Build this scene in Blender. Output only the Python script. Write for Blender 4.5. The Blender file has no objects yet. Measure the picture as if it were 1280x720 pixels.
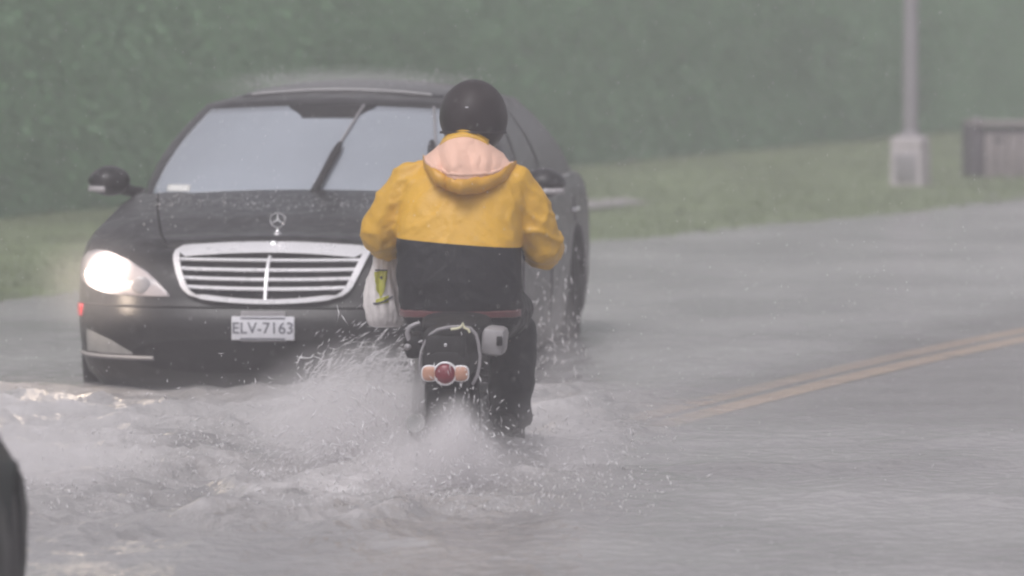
import bpy, bmesh, math, random
from math import sin, cos, pi, radians as R
from mathutils import Vector, Matrix, noise
from mathutils.bvhtree import BVHTree

S = bpy.context.scene
COL = S.collection
random.seed(7)

# ------------------------------------------------------------------ camera
F = 8520.0            # focal length in pixels of a 1280 px wide picture
HW = 2.1              # camera height above the water (water level is z = 0)
cam_d = bpy.data.cameras.new('camera')
cam = bpy.data.objects.new('camera', cam_d); COL.objects.link(cam)
cam_d.sensor_width = 36.0
cam_d.lens = F / 1280 * 36
cam_d.clip_start = 0.5; cam_d.clip_end = 600
cam.location = (0, 0, HW)
cam.rotation_euler = (R(90) - math.atan(466 / F), 0, 0)
cam_d.dof.use_dof = True
cam_d.dof.focus_distance = 26.2
cam_d.dof.aperture_fstop = 3.2
S.camera = cam

# ------------------------------------------------------------------ sky, sun, exposure
SUN_EL, SUN_AZ = 58, 205
w = bpy.data.worlds.new('World'); S.world = w; w.use_nodes = True
nt = w.node_tree; nt.nodes.clear()
sky = nt.nodes.new('ShaderNodeTexSky'); sky.sky_type = 'NISHITA'; sky.sun_disc = False
sky.sun_elevation = R(SUN_EL); sky.sun_rotation = R(SUN_AZ)
sky.air_density = 1.0; sky.dust_density = 6.0; sky.ozone_density = 1.0
hsv = nt.nodes.new('ShaderNodeHueSaturation'); hsv.inputs['Saturation'].default_value = 0.12
tint = nt.nodes.new('ShaderNodeMix'); tint.data_type = 'RGBA'; tint.blend_type = 'MULTIPLY'
tint.inputs['Factor'].default_value = 1.0; tint.inputs['B'].default_value = (0.98, 0.955, 0.995, 1)
bg = nt.nodes.new('ShaderNodeBackground'); bg.inputs['Strength'].default_value = 0.13
wo = nt.nodes.new('ShaderNodeOutputWorld')
nt.links.new(sky.outputs[0], hsv.inputs['Color']); nt.links.new(hsv.outputs[0], tint.inputs['A'])
nt.links.new(tint.outputs['Result'], bg.inputs['Color']); nt.links.new(bg.outputs[0], wo.inputs['Surface'])
sd = bpy.data.lights.new('sun', 'SUN'); sun = bpy.data.objects.new('sun', sd); COL.objects.link(sun)
sd.energy = 0.9; sd.angle = R(25); sd.color = (1.0, 0.975, 0.95)
az = R(SUN_AZ); el = R(SUN_EL)
sun.rotation_euler = Vector((-sin(az) * cos(el), -cos(az) * cos(el), -sin(el))).to_track_quat('-Z', 'Y').to_euler()
S.view_settings.view_transform = 'Standard'; S.view_settings.look = 'None'
S.view_settings.exposure = 0.0; S.view_settings.gamma = 1; S.view_settings.use_curve_mapping = False
try:
    S.cycles.use_denoising = True; S.cycles.denoiser = 'OPENIMAGEDENOISE'
except Exception: pass
S.cycles.volume_bounces = 3; S.cycles.max_bounces = 8; S.cycles.transparent_max_bounces = 12
S.cycles.volume_step_rate = 2.0; S.cycles.volume_max_steps = 96
S.cycles.filter_width = 2.2

# ------------------------------------------------------------------ helpers
def at(px, py, d):
    "point seen at picture pixel (px,py) of the 1280x720 photo, d metres away"
    s = F / d
    return Vector(((px - 640) / s, d, HW - (py + 106) / s))

class MB:
    def __init__(s): s.v = []; s.f = []; s.m = []
    def add(s, vs, fs, mi=0):
        o = len(s.v); s.v += [Vector(p) for p in vs]
        s.f += [tuple(i + o for i in f) for f in fs]; s.m += [mi] * len(fs)
    def box(s, c, size, rot=None, mi=0, bev=0.0):
        bm = bmesh.new(); bmesh.ops.create_cube(bm, size=1)
        for v in bm.verts: v.co = Vector((v.co.x * size[0], v.co.y * size[1], v.co.z * size[2]))
        if bev: bmesh.ops.bevel(bm, geom=list(bm.edges), offset=bev, segments=2, affect='EDGES', profile=0.5)
        M = Matrix.Translation(c) @ (rot.to_4x4() if rot else Matrix())
        bm.verts.index_update()
        s.add([M @ v.co for v in bm.verts], [[v.index for v in f.verts] for f in bm.faces], mi); bm.free()
    def loft(s, rings, closed=True, cap=True, mi=0):
        n = len(rings[0]); vs = [p for r in rings for p in r]; fs = []
        for i in range(len(rings) - 1):
            for j in range(n if closed else n - 1):
                k = (j + 1) % n
                fs.append((i * n + j, i * n + k, (i + 1) * n + k, (i + 1) * n + j))
        if cap and closed:
            fs.append(tuple(reversed(range(n)))); fs.append(tuple(range((len(rings) - 1) * n, len(rings) * n)))
        s.add(vs, fs, mi)
    def tube(s, pts, r, n=8, mi=0, closed=False, flat=1.0, cap=True):
        pts = [Vector(p) for p in pts]; N = len(pts)
        rs = r if isinstance(r, (list, tuple)) else [r] * N
        rings = []; up = None
        for i, p in enumerate(pts):
            if closed: t = pts[(i + 1) % N] - pts[i - 1]
            else: t = pts[min(i + 1, N - 1)] - pts[max(i - 1, 0)]
            t.normalize()
            if up is None: up = Vector((0, 0, 1)) if abs(t.z) < .9 else Vector((0, 1, 0))
            a = t.cross(up)
            if a.length < 1e-4: a = t.orthogonal()
            a.normalize(); b = a.cross(t).normalized(); up = b
            rings.append([p + (a * cos(2 * pi * k / n) + b * sin(2 * pi * k / n) * flat) * rs[i] for k in range(n)])
        if closed: rings.append(rings[0])
        s.loft(rings, True, cap and not closed, mi)
    def lathe(s, prof, M=None, n=24, mi=0):
        "profile (r, z) turned round local Z"
        M = M or Matrix()
        s.loft([[M @ Vector((r * cos(2 * pi * k / n), r * sin(2 * pi * k / n), z)) for k in range(n)] for r, z in prof], True, True, mi)
    def ell(s, c, r, n=20, m=12, mi=0, M=None, fn=None):
        M = M or Matrix(); vs = []; fs = []
        for i in range(m + 1):
            th = pi * i / m
            for k in range(n):
                ph = 2 * pi * k / n
                p = Vector((sin(th) * cos(ph), sin(th) * sin(ph), cos(th)))
                if fn: p = fn(p)
                vs.append(Vector(c) + M @ Vector((p.x * r[0], p.y * r[1], p.z * r[2])))
        for i in range(m):
            for k in range(n):
                l = (k + 1) % n
                fs.append((i * n + k, (i + 1) * n + k, (i + 1) * n + l, i * n + l))
        s.add(vs, fs, mi)
    def grid(s, fn, nu, nv, mi=0):
        vs = [fn(i / nu, j / nv) for j in range(nv + 1) for i in range(nu + 1)]; W = nu + 1
        s.add(vs, [(j * W + i, j * W + i + 1, (j + 1) * W + i + 1, (j + 1) * W + i) for j in range(nv) for i in range(nu)], mi)
    def build(s, name, mats, parent=None, smooth=True, doubles=True, ang=40, fixn=True):
        me = bpy.data.meshes.new(name)
        me.from_pydata([tuple(p) for p in s.v], [], s.f)
        if not isinstance(mats, (list, tuple)): mats = [mats]
        for m in mats: me.materials.append(m)
        me.polygons.foreach_set('material_index', s.m)
        if doubles or fixn:
            bm = bmesh.new(); bm.from_mesh(me)
            if doubles: bmesh.ops.remove_doubles(bm, verts=bm.verts, dist=1e-5)
            if fixn: bmesh.ops.recalc_face_normals(bm, faces=bm.faces)
            bm.to_mesh(me); bm.free()
        if smooth:
            me.shade_smooth()
            if ang: me.set_sharp_from_angle(angle=R(ang))
        o = bpy.data.objects.new(name, me); COL.objects.link(o)
        if parent: o.parent = parent
        return o

def applymods(o):
    "bake the modifiers of o into its own mesh"
    dg = bpy.context.evaluated_depsgraph_get(); dg.update()
    me = bpy.data.meshes.new_from_object(o.evaluated_get(dg))
    o.modifiers.clear(); o.data = me
    return o
def remesh(o, vox, smooth=3):
    m = o.modifiers.new('r', 'REMESH'); m.mode = 'VOXEL'; m.voxel_size = vox
    if smooth:
        k = o.modifiers.new('s', 'SMOOTH'); k.iterations = smooth; k.factor = 0.5
    applymods(o); o.data.shade_smooth(); return o
def solid(o, th, off=-1):
    m = o.modifiers.new('t', 'SOLIDIFY'); m.thickness = th; m.offset = off
    applymods(o); return o
def thing(name, label, cat, loc=(0, 0, 0), rz=0, group=None):
    o = bpy.data.objects.new(name, None); COL.objects.link(o); o.empty_display_size = .2
    o.location = loc; o.rotation_euler = (0, 0, rz)
    o['label'] = label; o['category'] = cat
    if group: o['group'] = group
    return o
def tag(o, label, cat, group=None, kind=None):
    if label: o['label'] = label
    if cat: o['category'] = cat
    if group: o['group'] = group
    if kind: o['kind'] = kind
    return o
def text_mesh(txt, size, name, mat, parent, M, extr=0.001):
    cu = bpy.data.curves.new(name, 'FONT'); cu.body = txt; cu.size = size; cu.align_x = 'CENTER'; cu.align_y = 'CENTER'
    cu.extrude = extr
    t = bpy.data.objects.new(name, cu); COL.objects.link(t)
    dg = bpy.context.evaluated_depsgraph_get(); dg.update()
    me = bpy.data.meshes.new_from_object(t.evaluated_get(dg))
    bpy.data.objects.remove(t)
    me.materials.clear(); me.materials.append(mat)
    o = bpy.data.objects.new(name, me); COL.objects.link(o); o.parent = parent; o.matrix_local = M
    return o
def sst(a, b, x):
    t = min(1, max(0, (x - a) / (b - a))); return t * t * (3 - 2 * t)
def lerp(a, b, t): return a + (b - a) * t
def ipol(tab, x):
    if x <= tab[0][0]: return tab[0][1]
    for (a, p), (b, q) in zip(tab, tab[1:]):
        if x <= b:
            t = (x - a) / (b - a); return p + (q - p) * t
    return tab[-1][1]
def fbm(p, o=4):
    a = 0; k = 1
    for i in range(o): a += noise.noise(p * (2 ** i)) * k; k *= .5
    return a

# ------------------------------------------------------------------ materials
def mat(name, col, rough=.5, metal=0, coat=0, var=0.0, vscale=4, bump=0, bscale=40, rvar=0, emit=None, estr=0, spec=None, sss=0, trans=0):
    m = bpy.data.materials.new(name); m.use_nodes = True
    n = m.node_tree; b = n.nodes['Principled BSDF']
    b.inputs['Base Color'].default_value = (*col, 1); b.inputs['Roughness'].default_value = rough
    b.inputs['Metallic'].default_value = metal; b.inputs['Coat Weight'].default_value = coat; b.inputs['Coat Roughness'].default_value = .12
    if spec is not None: b.inputs['Specular IOR Level'].default_value = spec
    if trans: b.inputs['Transmission Weight'].default_value = trans
    tc = n.nodes.new('ShaderNodeTexCoord')
    if var or rvar:
        t = n.nodes.new('ShaderNodeTexNoise'); t.inputs['Scale'].default_value = vscale; t.inputs['Detail'].default_value = 5
        n.links.new(tc.outputs['Object'], t.inputs['Vector'])
        if var:
            r = n.nodes.new('ShaderNodeValToRGB')
            r.color_ramp.elements[0].position = .3; r.color_ramp.elements[1].position = .7
            r.color_ramp.elements[0].color = (*[c * (1 - var) for c in col], 1)
            r.color_ramp.elements[1].color = (*[min(1, c * (1 + var)) for c in col], 1)
            n.links.new(t.outputs['Fac'], r.inputs[0]); n.links.new(r.outputs[0], b.inputs['Base Color'])
        if rvar:
            mr = n.nodes.new('ShaderNodeMapRange'); mr.inputs['To Min'].default_value = max(0, rough - rvar); mr.inputs['To Max'].default_value = min(1, rough + rvar)
            mr.inputs['From Min'].default_value = .3; mr.inputs['From Max'].default_value = .7
            n.links.new(t.outputs['Fac'], mr.inputs['Value']); n.links.new(mr.outputs[0], b.inputs['Roughness'])
    if bump:
        t2 = n.nodes.new('ShaderNodeTexNoise'); t2.inputs['Scale'].default_value = bscale; t2.inputs['Detail'].default_value = 4
        n.links.new(tc.outputs['Object'], t2.inputs['Vector'])
        bp = n.nodes.new('ShaderNodeBump'); bp.inputs['Strength'].default_value = bump; bp.inputs['Distance'].default_value = .01
        n.links.new(t2.outputs['Fac'], bp.inputs['Height']); n.links.new(bp.outputs[0], b.inputs['Normal'])
    if emit:
        b.inputs['Emission Color'].default_value = (*emit, 1); b.inputs['Emission Strength'].default_value = estr
    return m

M = {}
M['paint'] = mat('wet_black_paint', (.020, .018, .020), .42, coat=.7, bump=.8, bscale=20, rvar=.14, vscale=14)
_p = M['paint'].node_tree.nodes['Principled BSDF']; _p.inputs['Coat Roughness'].default_value = .3; _p.inputs['Specular IOR Level'].default_value = .08; _p.inputs['Coat Weight'].default_value = .55; _p.inputs['Base Color'].default_value = (.008, .007, .008, 1)
M['paint2'] = mat('dark_green_black_paint', (.012, .016, .014), .6, rvar=.1, spec=.1)
M['blackplastic'] = mat('black_plastic', (.015, .014, .015), .6, var=.25, vscale=20, spec=.25)
M['gap'] = mat('grille_shadow_plastic', (.010, .009, .010), .7, var=.2, spec=.1)
M['chrome'] = mat('chrome', (.80, .79, .80), .16, metal=1, rvar=.06, vscale=9)
M['chromeframe'] = mat('bright_satin_chrome', (.82, .81, .83), .3, metal=.25, rvar=.06, vscale=9)
M['glass'] = mat('fog_and_sky_windscreen_glass', (.27, .295, .335), .2, coat=.5, var=.16, vscale=1.1, bump=.05, bscale=60)  # pale base colour stands in for reflected sky as well as fogging
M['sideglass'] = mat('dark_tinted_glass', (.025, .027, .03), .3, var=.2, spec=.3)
M['rubber'] = mat('tyre_rubber', (.022, .021, .021), .75, var=.25, bump=.3, bscale=60, spec=.2)
M['rim'] = mat('wet_alloy', (.45, .45, .46), .35, metal=1, rvar=.1)
M['lampglass'] = mat('clear_lamp_glass', (.42, .40, .41), .12, coat=.8, var=.12, vscale=10)
M['lampon'] = mat('lit_lamp_lens', (.95, .9, .86), .2, emit=(1.0, .84, .78), estr=.75)
_n = M['lampon'].node_tree; _b = _n.nodes['Principled BSDF']
_tc = _n.nodes.new('ShaderNodeTexCoord'); _d = _n.nodes.new('ShaderNodeVectorMath'); _d.operation = 'DISTANCE'; _d.inputs[1].default_value = (-.77, .25, .69)
_mr = _n.nodes.new('ShaderNodeMapRange'); _mr.interpolation_type = 'SMOOTHSTEP'; _mr.inputs['From Min'].default_value = .19; _mr.inputs['From Max'].default_value = .04; _mr.inputs['To Min'].default_value = .05; _mr.inputs['To Max'].default_value = 3.0
_n.links.new(_tc.outputs['Object'], _d.inputs[0]); _n.links.new(_d.outputs['Value'], _mr.inputs['Value']); _n.links.new(_mr.outputs[0], _b.inputs['Emission Strength'])
_b.inputs['Base Color'].default_value = (.36, .33, .345, 1)
M['bulb'] = mat('lit_lamp_bulb', (1, .9, .8), .2, emit=(1.0, .82, .62), estr=45)
M['fogglass'] = mat('dull_fog_lamp_glass', (.25, .25, .25), .3, coat=.3, var=.2, vscale=12)
M['red'] = mat('red_marker_lens', (.55, .02, .03), .25, coat=.5, emit=(1, .03, .05), estr=.5)
M['redlens'] = mat('red_tail_lens', (.17, .010, .022), .35, coat=.15, var=.15, vscale=30)
M['amber'] = mat('amber_lens', (.42, .22, .15), .4, coat=.05, var=.1, vscale=30)
M['white'] = mat('white_plate', (.66, .66, .70), .4, var=.06, vscale=20)
M['ink'] = mat('dark_ink', (.09, .09, .12), .6, var=.1)
M['sticker'] = mat('paper_sticker', (.62, .62, .6), .6, var=.05)
M['helmet'] = mat('dark_helmet_shell', (.020, .014, .015), .5, coat=.06, rvar=.1, vscale=9, bump=.06, bscale=50)
M['visor'] = mat('smoked_visor', (.02, .02, .025), .08, coat=.6, var=.1)
for k_, v_ in (('helmet', .22),): M[k_].node_tree.nodes['Principled BSDF'].inputs['Specular IOR Level'].default_value = v_
def fabric(name, c, rough=.6, var=.1, bump=.35, sheen=.25, scale=7):
    m = mat(name, c, rough, var=var, vscale=scale, bump=bump, bscale=26)
    b = m.node_tree.nodes['Principled BSDF']; b.inputs['Sheen Weight'].default_value = sheen
    return m
M['yellow'] = fabric('yellow_nylon', (.64, .355, .020), .5, .06, .5, 0)
M['orange'] = fabric('orange_yellow_nylon', (.58, .30, .025), .45, .1, .4, 0)
M['blackcloth'] = fabric('black_nylon', (.011, .011, .014), .6, .15, .5, .03)
M['pink'] = fabric('pale_pink_lining', (.74, .46, .35), .7, .06, .4, .1)
M['trouser'] = fabric('black_rain_trousers', (.014, .014, .017), .5, .15, .5, .05)
for k_ in ('blackcloth', 'trouser'):
    M[k_].node_tree.nodes['Principled BSDF'].inputs['Specular IOR Level'].default_value = .15; M[k_].node_tree.nodes['Principled BSDF'].inputs['Sheen Weight'].default_value = 0
M['redcloth'] = fabric('red_cloth', (.085, .014, .017), .8, .15, .3)
M['skin'] = mat('skin', (.55, .33, .24), .5, var=.06, vscale=12)
M['shoe'] = mat('dark_shoe', (.02, .018, .018), .55, var=.2)
M['bag'] = mat('thin_white_plastic', (.74, .70, .69), .35, var=.07, vscale=14, bump=.5, bscale=30)
M['lime'] = mat('yellow_green_print', (.50, .50, .05), .4, var=.07, vscale=20)
M['greyplastic'] = mat('grey_plastic', (.27, .26, .27), .42, var=.12, vscale=20)
M['metal'] = mat('grey_engine_metal', (.25, .25, .25), .45, metal=.8, var=.2, vscale=30)
M['concrete'] = mat('pale_concrete', (.46, .42, .43), .8, var=.12, vscale=6, bump=.3)
M['galv'] = mat('galvanised_steel', (.30, .285, .30), .5, metal=.3, var=.08)
M['binpanel'] = mat('grey_brown_panel', (.27, .235, .235), .75, var=.15, vscale=10)
M['bindark'] = mat('dark_bin_post', (.085, .075, .085), .7, var=.15)
M['cord'] = mat('pale_bungee_cord', (.62, .60, .42), .6, var=.1)

# ------------------------------------------------------------------ road, ground, water
EDGE0 = Vector((-2.8, 37.2)); EDGED = Vector((6.6, 13.1)).normalized(); EDGEN = Vector((-EDGED.y, EDGED.x))
def edge_dist(x, y): return (Vector((x, y)) - EDGE0).dot(EDGEN)      # > 0 : on the verge
def road_z(x, y):
    return -0.18 + 0.148 * sst(26.3, 27.3, y) * sst(-.95, -.35, x - .3 * (y - 27.5))
def clear_water(x, y):
    return sst(27.0, 29.6, y) * sst(-.35, .55, x - .3 * (y - 27.5))

g_m = mat('soil', (.10, .095, .06), .9, var=.3, vscale=.6, bump=.4, bscale=9)
mb = MB(); mb.grid(lambda u, v: Vector((lerp(-85, 85, u), lerp(-14, 145, v), -0.42)), 8, 8)
tag(mb.build('ground', g_m), None, None, kind='structure')
as_m = mat('lightened_silt_road', (.40, .385, .39), .5, var=.2, vscale=2, bump=.3, bscale=80)  # silt colour lightened to make up for light the water sheet blocks
xs = [-30, -18, -10, -6, -4, -3] + [-2.4 + .2 * k for k in range(50)] + [9, 14, 22, 32]
ys = [-10, 0, 10, 15] + [16 + .25 * k for k in range(0, 120)] + [48, 52, 58, 66, 78, 95]
mb = MB(); W_ = len(xs)
mb.add([(x, y, road_z(x, y)) for y in ys for x in xs], [(j * W_ + i, j * W_ + i + 1, (j + 1) * W_ + i + 1, (j + 1) * W_ + i) for j in range(len(ys) - 1) for i in range(W_ - 1)])
tag(mb.build('road', as_m), None, None, kind='structure')

# double yellow centre line, on the road, bending to the right
yl_m = mat('worn_yellow_paint', (.92, .63, .43), .6, var=.18, vscale=5)
cl = [q_ * 1.0155 for q_ in (Vector((-1.1, 20.5)), Vector((-.35, 24.3)), Vector((.387, 27.5)), Vector((1.083, 29.8)), Vector((1.78, 31.9)), Vector((2.55, 34.0)), Vector((3.6, 36.6)), Vector((5.2, 40.2)), Vector((7.4, 44.5)))]
def polyline(pts, step=.25):
    out = []
    for i in range(len(pts) - 1):
        p0 = pts[max(i - 1, 0)]; p1 = pts[i]; p2 = pts[i + 1]; p3 = pts[min(i + 2, len(pts) - 1)]
        n = max(2, int((p2 - p1).length / step))
        for k in range(n):
            t = k / n
            out.append(.5 * ((2 * p1) + (p2 - p0) * t + (2 * p0 - 5 * p1 + 4 * p2 - p3) * t * t + (3 * p1 - p0 - 3 * p2 + p3) * t ** 3))
    out.append(pts[-1]); return out
clp = polyline(cl)
for off in (-.105, .105):
    rows = []
    for i, p in enumerate(clp):
        t = (clp[min(i + 1, len(clp) - 1)] - clp[max(i - 1, 0)]).normalized(); n_ = Vector((t.y, -t.x))
        r_ = []
        for k in (-.072, .072):
            q = p + n_ * (off + k); r_.append(Vector((q.x, q.y, road_z(q.x, q.y) + .006)))
        rows.append(r_)
    mb = MB(); mb.loft(rows, closed=False)
    tag(mb.build('centre_line', yl_m), None, None, kind='structure')
# faint white lane dash in the far lane
wl_m = mat('worn_white_paint', (.78, .77, .78), .6, var=.1)
a = at(1000, 356, 8520 * 2.1 / 462); b = at(1085, 342, 8520 * 2.1 / 448)
mb = MB()
d_ = (b - a); d_.z = 0; d_.normalize(); n_ = Vector((d_.y, -d_.x, 0)) * .09
mb.grid(lambda u, v: (lambda q: Vector((q.x, q.y, road_z(q.x, q.y) + .006)))(a.lerp(b, u) + n_ * (2 * v - 1)), 12, 1)
tag(mb.build('lane_mark', wl_m), None, None, kind='structure')

# ---- water
BIKE = Vector((-.220, 25.5, -.18)); BIKE_A = R(5)
def turb(x, y):
    a = sst(21.5, 24.0, y) * (1 - sst(29.2, 31.0, y)) * (1 - sst(-.35, .75, x - .1 * (y - 25)))
    b = math.exp(-(((x + .32) / .55) ** 2 + ((y - 25.4) / 1.2) ** 2))
    c = .16 * math.exp(-(((x - .3) / 1.2) ** 2 + ((y - 25.2) / 1.0) ** 2))
    return min(1, max(a, b, c))
def wave(x, y):
    T = turb(x, y)
    if edge_dist(x, y) > 1 or y > 60 or y < 12: return 0, 0
    p = Vector((x, y * .75, 0))
    h = .008 * noise.noise(p * 2.3) + .007 * noise.noise(p * 6.1 + Vector((3, 1, 0))) + .0055 * noise.noise(p * 11.0)
    # long low ridges rolling across the right side
    h += .012 * max(0, noise.noise(Vector((x * .35, y * 1.5, 4)))) ** 1.2
    if T > .01:
        q = Vector((x * 1.3, y * 1.15, 1.7)) + .35 * Vector((noise.noise(p * 1.7), noise.noise(p * 1.9 + Vector((5, 5, 5))), 0))
        r1 = 1 - abs(noise.noise(q)) * 2.1; r2 = 1 - abs(noise.noise(q * 2.6 + Vector((0, 0, 3)))) * 2
        h += T * (.075 * max(0, r1) ** 2 + .042 * max(0, r2) ** 2 + .018 * noise.noise(p * 9) + .011 * noise.noise(p * 19) - .030)
    if x > -.2:
        k_ = sst(.2, 1.0, x)
        wv_ = .22 * noise.noise(Vector((x * .7, 2, 0))) + .06 * noise.noise(Vector((x * 2.6, 5, 0)))
        h += k_ * .034 * math.exp(-((y - 25.75 - .10 * x - wv_) / .13) ** 2) * (.7 + .6 * noise.noise(p * 3))
        h += k_ * .022 * math.exp(-((y - 26.9 - .22 * x + wv_) / .16) ** 2) * (.6 + .8 * noise.noise(p * 2.4))
        h += k_ * .020 * math.exp(-((y - 24.6 + .05 * x + wv_) / .12) ** 2) * (.6 + .8 * noise.noise(p * 2.7))
    # wake ridges spreading from the back wheel
    dx = x - BIKE.x; dy = BIKE.y - y
    if -.3 < dy < 3.5:
        cx = .12 + .42 * max(0, dy)
        for sg in (-1, 1):
            h += (.07 if sg < 0 else .035) * math.exp(-((dx - sg * cx) / .14) ** 2) * math.exp(-max(0, dy) / 1.0) * (.6 + .5 * noise.noise(p * 5))
    fo = T * (.30 + .8 * fbm(Vector((x * 1.1, y * .55, 2)), 4)) + .5 * T * sst(.02, .07, h)
    return h, max(0, min(1, fo))
def axis(dense0, dense1, step, lo, hi, grow=1.18):
    c = []; x = dense0
    while x < dense1: c.append(x); x += step
    s = step; x = c[-1]
    while x < hi: s *= grow; x += s; c.append(min(x, hi))
    s = step; x = dense0; pre = []
    while x > lo: s *= grow; x -= s; pre.append(max(x, lo))
    return list(reversed(pre)) + c
WX = axis(-3.2, 3.4, .036, -60, 60); WY = axis(20.5, 33.5, .045, -9, 95, 1.05)
vs = []; fo = []
for y in WY:
    for x in WX:
        h, f_ = wave(x, y); vs.append((x, y, h)); fo.append(f_)
n = len(WX)
me = bpy.data.meshes.new('water')
me.from_pydata(vs, [], [(j * n + i, j * n + i + 1, (j + 1) * n + i + 1, (j + 1) * n + i) for j in range(len(WY) - 1) for i in range(n - 1)])
at_ = me.attributes.new('foam', 'FLOAT', 'POINT'); at_.data.foreach_set('value', fo)
ad_ = me.attributes.new('mud', 'FLOAT', 'POINT'); ad_.data.foreach_set('value', [1 - clear_water(x_[0], x_[1]) for x_ in vs])
me.shade_smooth()
water = bpy.data.objects.new('water', me); COL.objects.link(water); tag(water, None, None, kind='structure')
m = bpy.data.materials.new('muddy_flood_water'); m.use_nodes = True; N = m.node_tree; B = N.nodes['Principled BSDF']
def nd(t, **k):
    q = N.nodes.new(t)
    for a_, v_ in k.items(): q.inputs[a_].default_value = v_
    return q
tc = nd('ShaderNodeTexCoord'); at2 = nd('ShaderNodeAttribute'); at2.attribute_name = 'foam'
mp = nd('ShaderNodeMapping'); mp.inputs['Scale'].default_value = (1, .6, 1); N.links.new(tc.outputs['Object'], mp.inputs[0])
n1 = nd('ShaderNodeTexNoise', Scale=.8, Detail=5.0); N.links.new(mp.outputs[0], n1.inputs['Vector'])
r1 = nd('ShaderNodeValToRGB'); r1.color_ramp.elements[0].color = (.245, .236, .236, 1); r1.color_ramp.elements[1].color = (.38, .367, .367, 1)
r1.color_ramp.elements[0].position = .35; r1.color_ramp.elements[1].position = .7; N.links.new(n1.outputs['Fac'], r1.inputs[0])
n2 = nd('ShaderNodeTexNoise', Scale=7.0, Detail=6.0, Roughness=.65); N.links.new(mp.outputs[0], n2.inputs['Vector'])
ad = nd('ShaderNodeMath'); ad.operation = 'MULTIPLY_ADD'; ad.inputs[1].default_value = 1.3; ad.inputs[2].default_value = -.15
N.links.new(at2.outputs['Fac'], ad.inputs[0])
mu = nd('ShaderNodeMath'); mu.operation = 'MULTIPLY'; N.links.new(ad.outputs[0], mu.inputs[0])
mr = nd('ShaderNodeMapRange'); mr.inputs['From Min'].default_value = .3; mr.inputs['From Max'].default_value = .65; N.links.new(n2.outputs['Fac'], mr.inputs[0]); N.links.new(mr.outputs[0], mu.inputs[1])
cl_ = nd('ShaderNodeClamp'); N.links.new(mu.outputs[0], cl_.inputs[0])
mx = nd('ShaderNodeMix'); mx.data_type = 'RGBA'; mx.inputs['B'].default_value = (.54, .52, .525, 1)
N.links.new(cl_.outputs[0], mx.inputs['Factor']); N.links.new(r1.outputs[0], mx.inputs['A']); N.links.new(mx.outputs['Result'], B.inputs['Base Color'])
B.inputs['IOR'].default_value = 1.33
rr = nd('ShaderNodeMapRange'); rr.inputs['To Min'].default_value = .22; rr.inputs['To Max'].default_value = .6; N.links.new(cl_.outputs[0], rr.inputs[0]); N.links.new(rr.outputs[0], B.inputs['Roughness'])
# rain pocks + fine chop
v1 = nd('ShaderNodeTexVoronoi', Scale=9.0); N.links.new(tc.outputs['Object'], v1.inputs['Vector'])
n3 = nd('ShaderNodeTexNoise', Scale=16.0, Detail=4.0); N.links.new(mp.outputs[0], n3.inputs['Vector'])
b1 = nd('ShaderNodeBump', Strength=.5, Distance=.02); N.links.new(v1.outputs['Distance'], b1.inputs['Height'])
b2 = nd('ShaderNodeBump', Strength=.8, Distance=.03); N.links.new(n3.outputs['Fac'], b2.inputs['Height']); N.links.new(b1.outputs[0], b2.inputs['Normal'])
N.links.new(b2.outputs[0], B.inputs['Normal'])
# the shallow water over the crown of the road lets the painted line show through
dp_ = nd('ShaderNodeAttribute'); dp_.attribute_name = 'mud'
al = nd('ShaderNodeMapRange'); al.inputs['From Min'].default_value = 0; al.inputs['From Max'].default_value = 1; al.inputs['To Min'].default_value = .55; al.inputs['To Max'].default_value = 1.0
N.links.new(dp_.outputs['Fac'], al.inputs[0]); N.links.new(al.outputs[0], B.inputs['Alpha'])
me.materials.append(m)

# ---- verge with grass, path
gr_m = mat('wet_grass_ground', (.14, .175, .09), .85, var=.3, vscale=1.2, bump=.5, bscale=30)
def vz(x, y):
    e = edge_dist(x, y); e += .4; return -.05 + .06 * sst(0, .5, e) + .02 * sst(.5, 6, e) + .012 * noise.noise(Vector((x, y, 0)))
def edge_pt(t, e):
    q = EDGE0 + EDGED * t + EDGEN * e; return Vector((q.x, q.y, 0))
mb = MB()
def vg(u, v):
    q = edge_pt(lerp(-40, 62, u), -.50 + 60 * v ** 2.2 + .12 * noise.noise(Vector((u * 90, v * 3, 1)))); q.z = vz(q.x, q.y); return q
mb.grid(vg, 240, 40)
tag(mb.build('grass_verge', gr_m), None, None, kind='structure')
gb_m = mat('grass_blades', (.15, .19, .09), .7, var=.35, vscale=2.0)
mb = MB(); rg = random.Random(3)
for i in range(26000):
    q = edge_pt(rg.uniform(-6, 32), rg.random() ** 1.3 * 9.4 - .35)
    z = vz(q.x, q.y); h = rg.uniform(.02, .05); a_ = rg.uniform(0, 2 * pi); wd = .010
    dx, dy = cos(a_) * wd, sin(a_) * wd; lx, ly = rg.uniform(-.02, .02), rg.uniform(-.02, .02)
    o = len(mb.v); mb.v += [Vector((q.x - dx, q.y - dy, z - .01)), Vector((q.x + dx, q.y + dy, z - .01)), Vector((q.x + lx, q.y + ly, z + h))]
    mb.f.append((o, o + 1, o + 2)); mb.m.append(0)
tag(mb.build('grass', gb_m, doubles=False, fixn=False, ang=None), 'short wet green grass on the verge along the far road edge', 'grass', kind='stuff')
p0 = at(690, 266, 8520 * 2.1 / 372); p1 = at(798, 255, 8520 * 2.1 / 361)
mb = MB(); 
mb.grid(lambda u, v: (lambda q: Vector((q.x, q.y, vz(q.x, q.y) + .014)))(p0.lerp(p1, u) + Vector((-.2, 1.0, 0)) * (v - .5) * .9), 14, 5)
pth = mb.build('path', mat('wet_path_concrete', (.30, .28, .28), .6, var=.15, vscale=3)); tag(pth, None, None, kind='structure')

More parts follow.
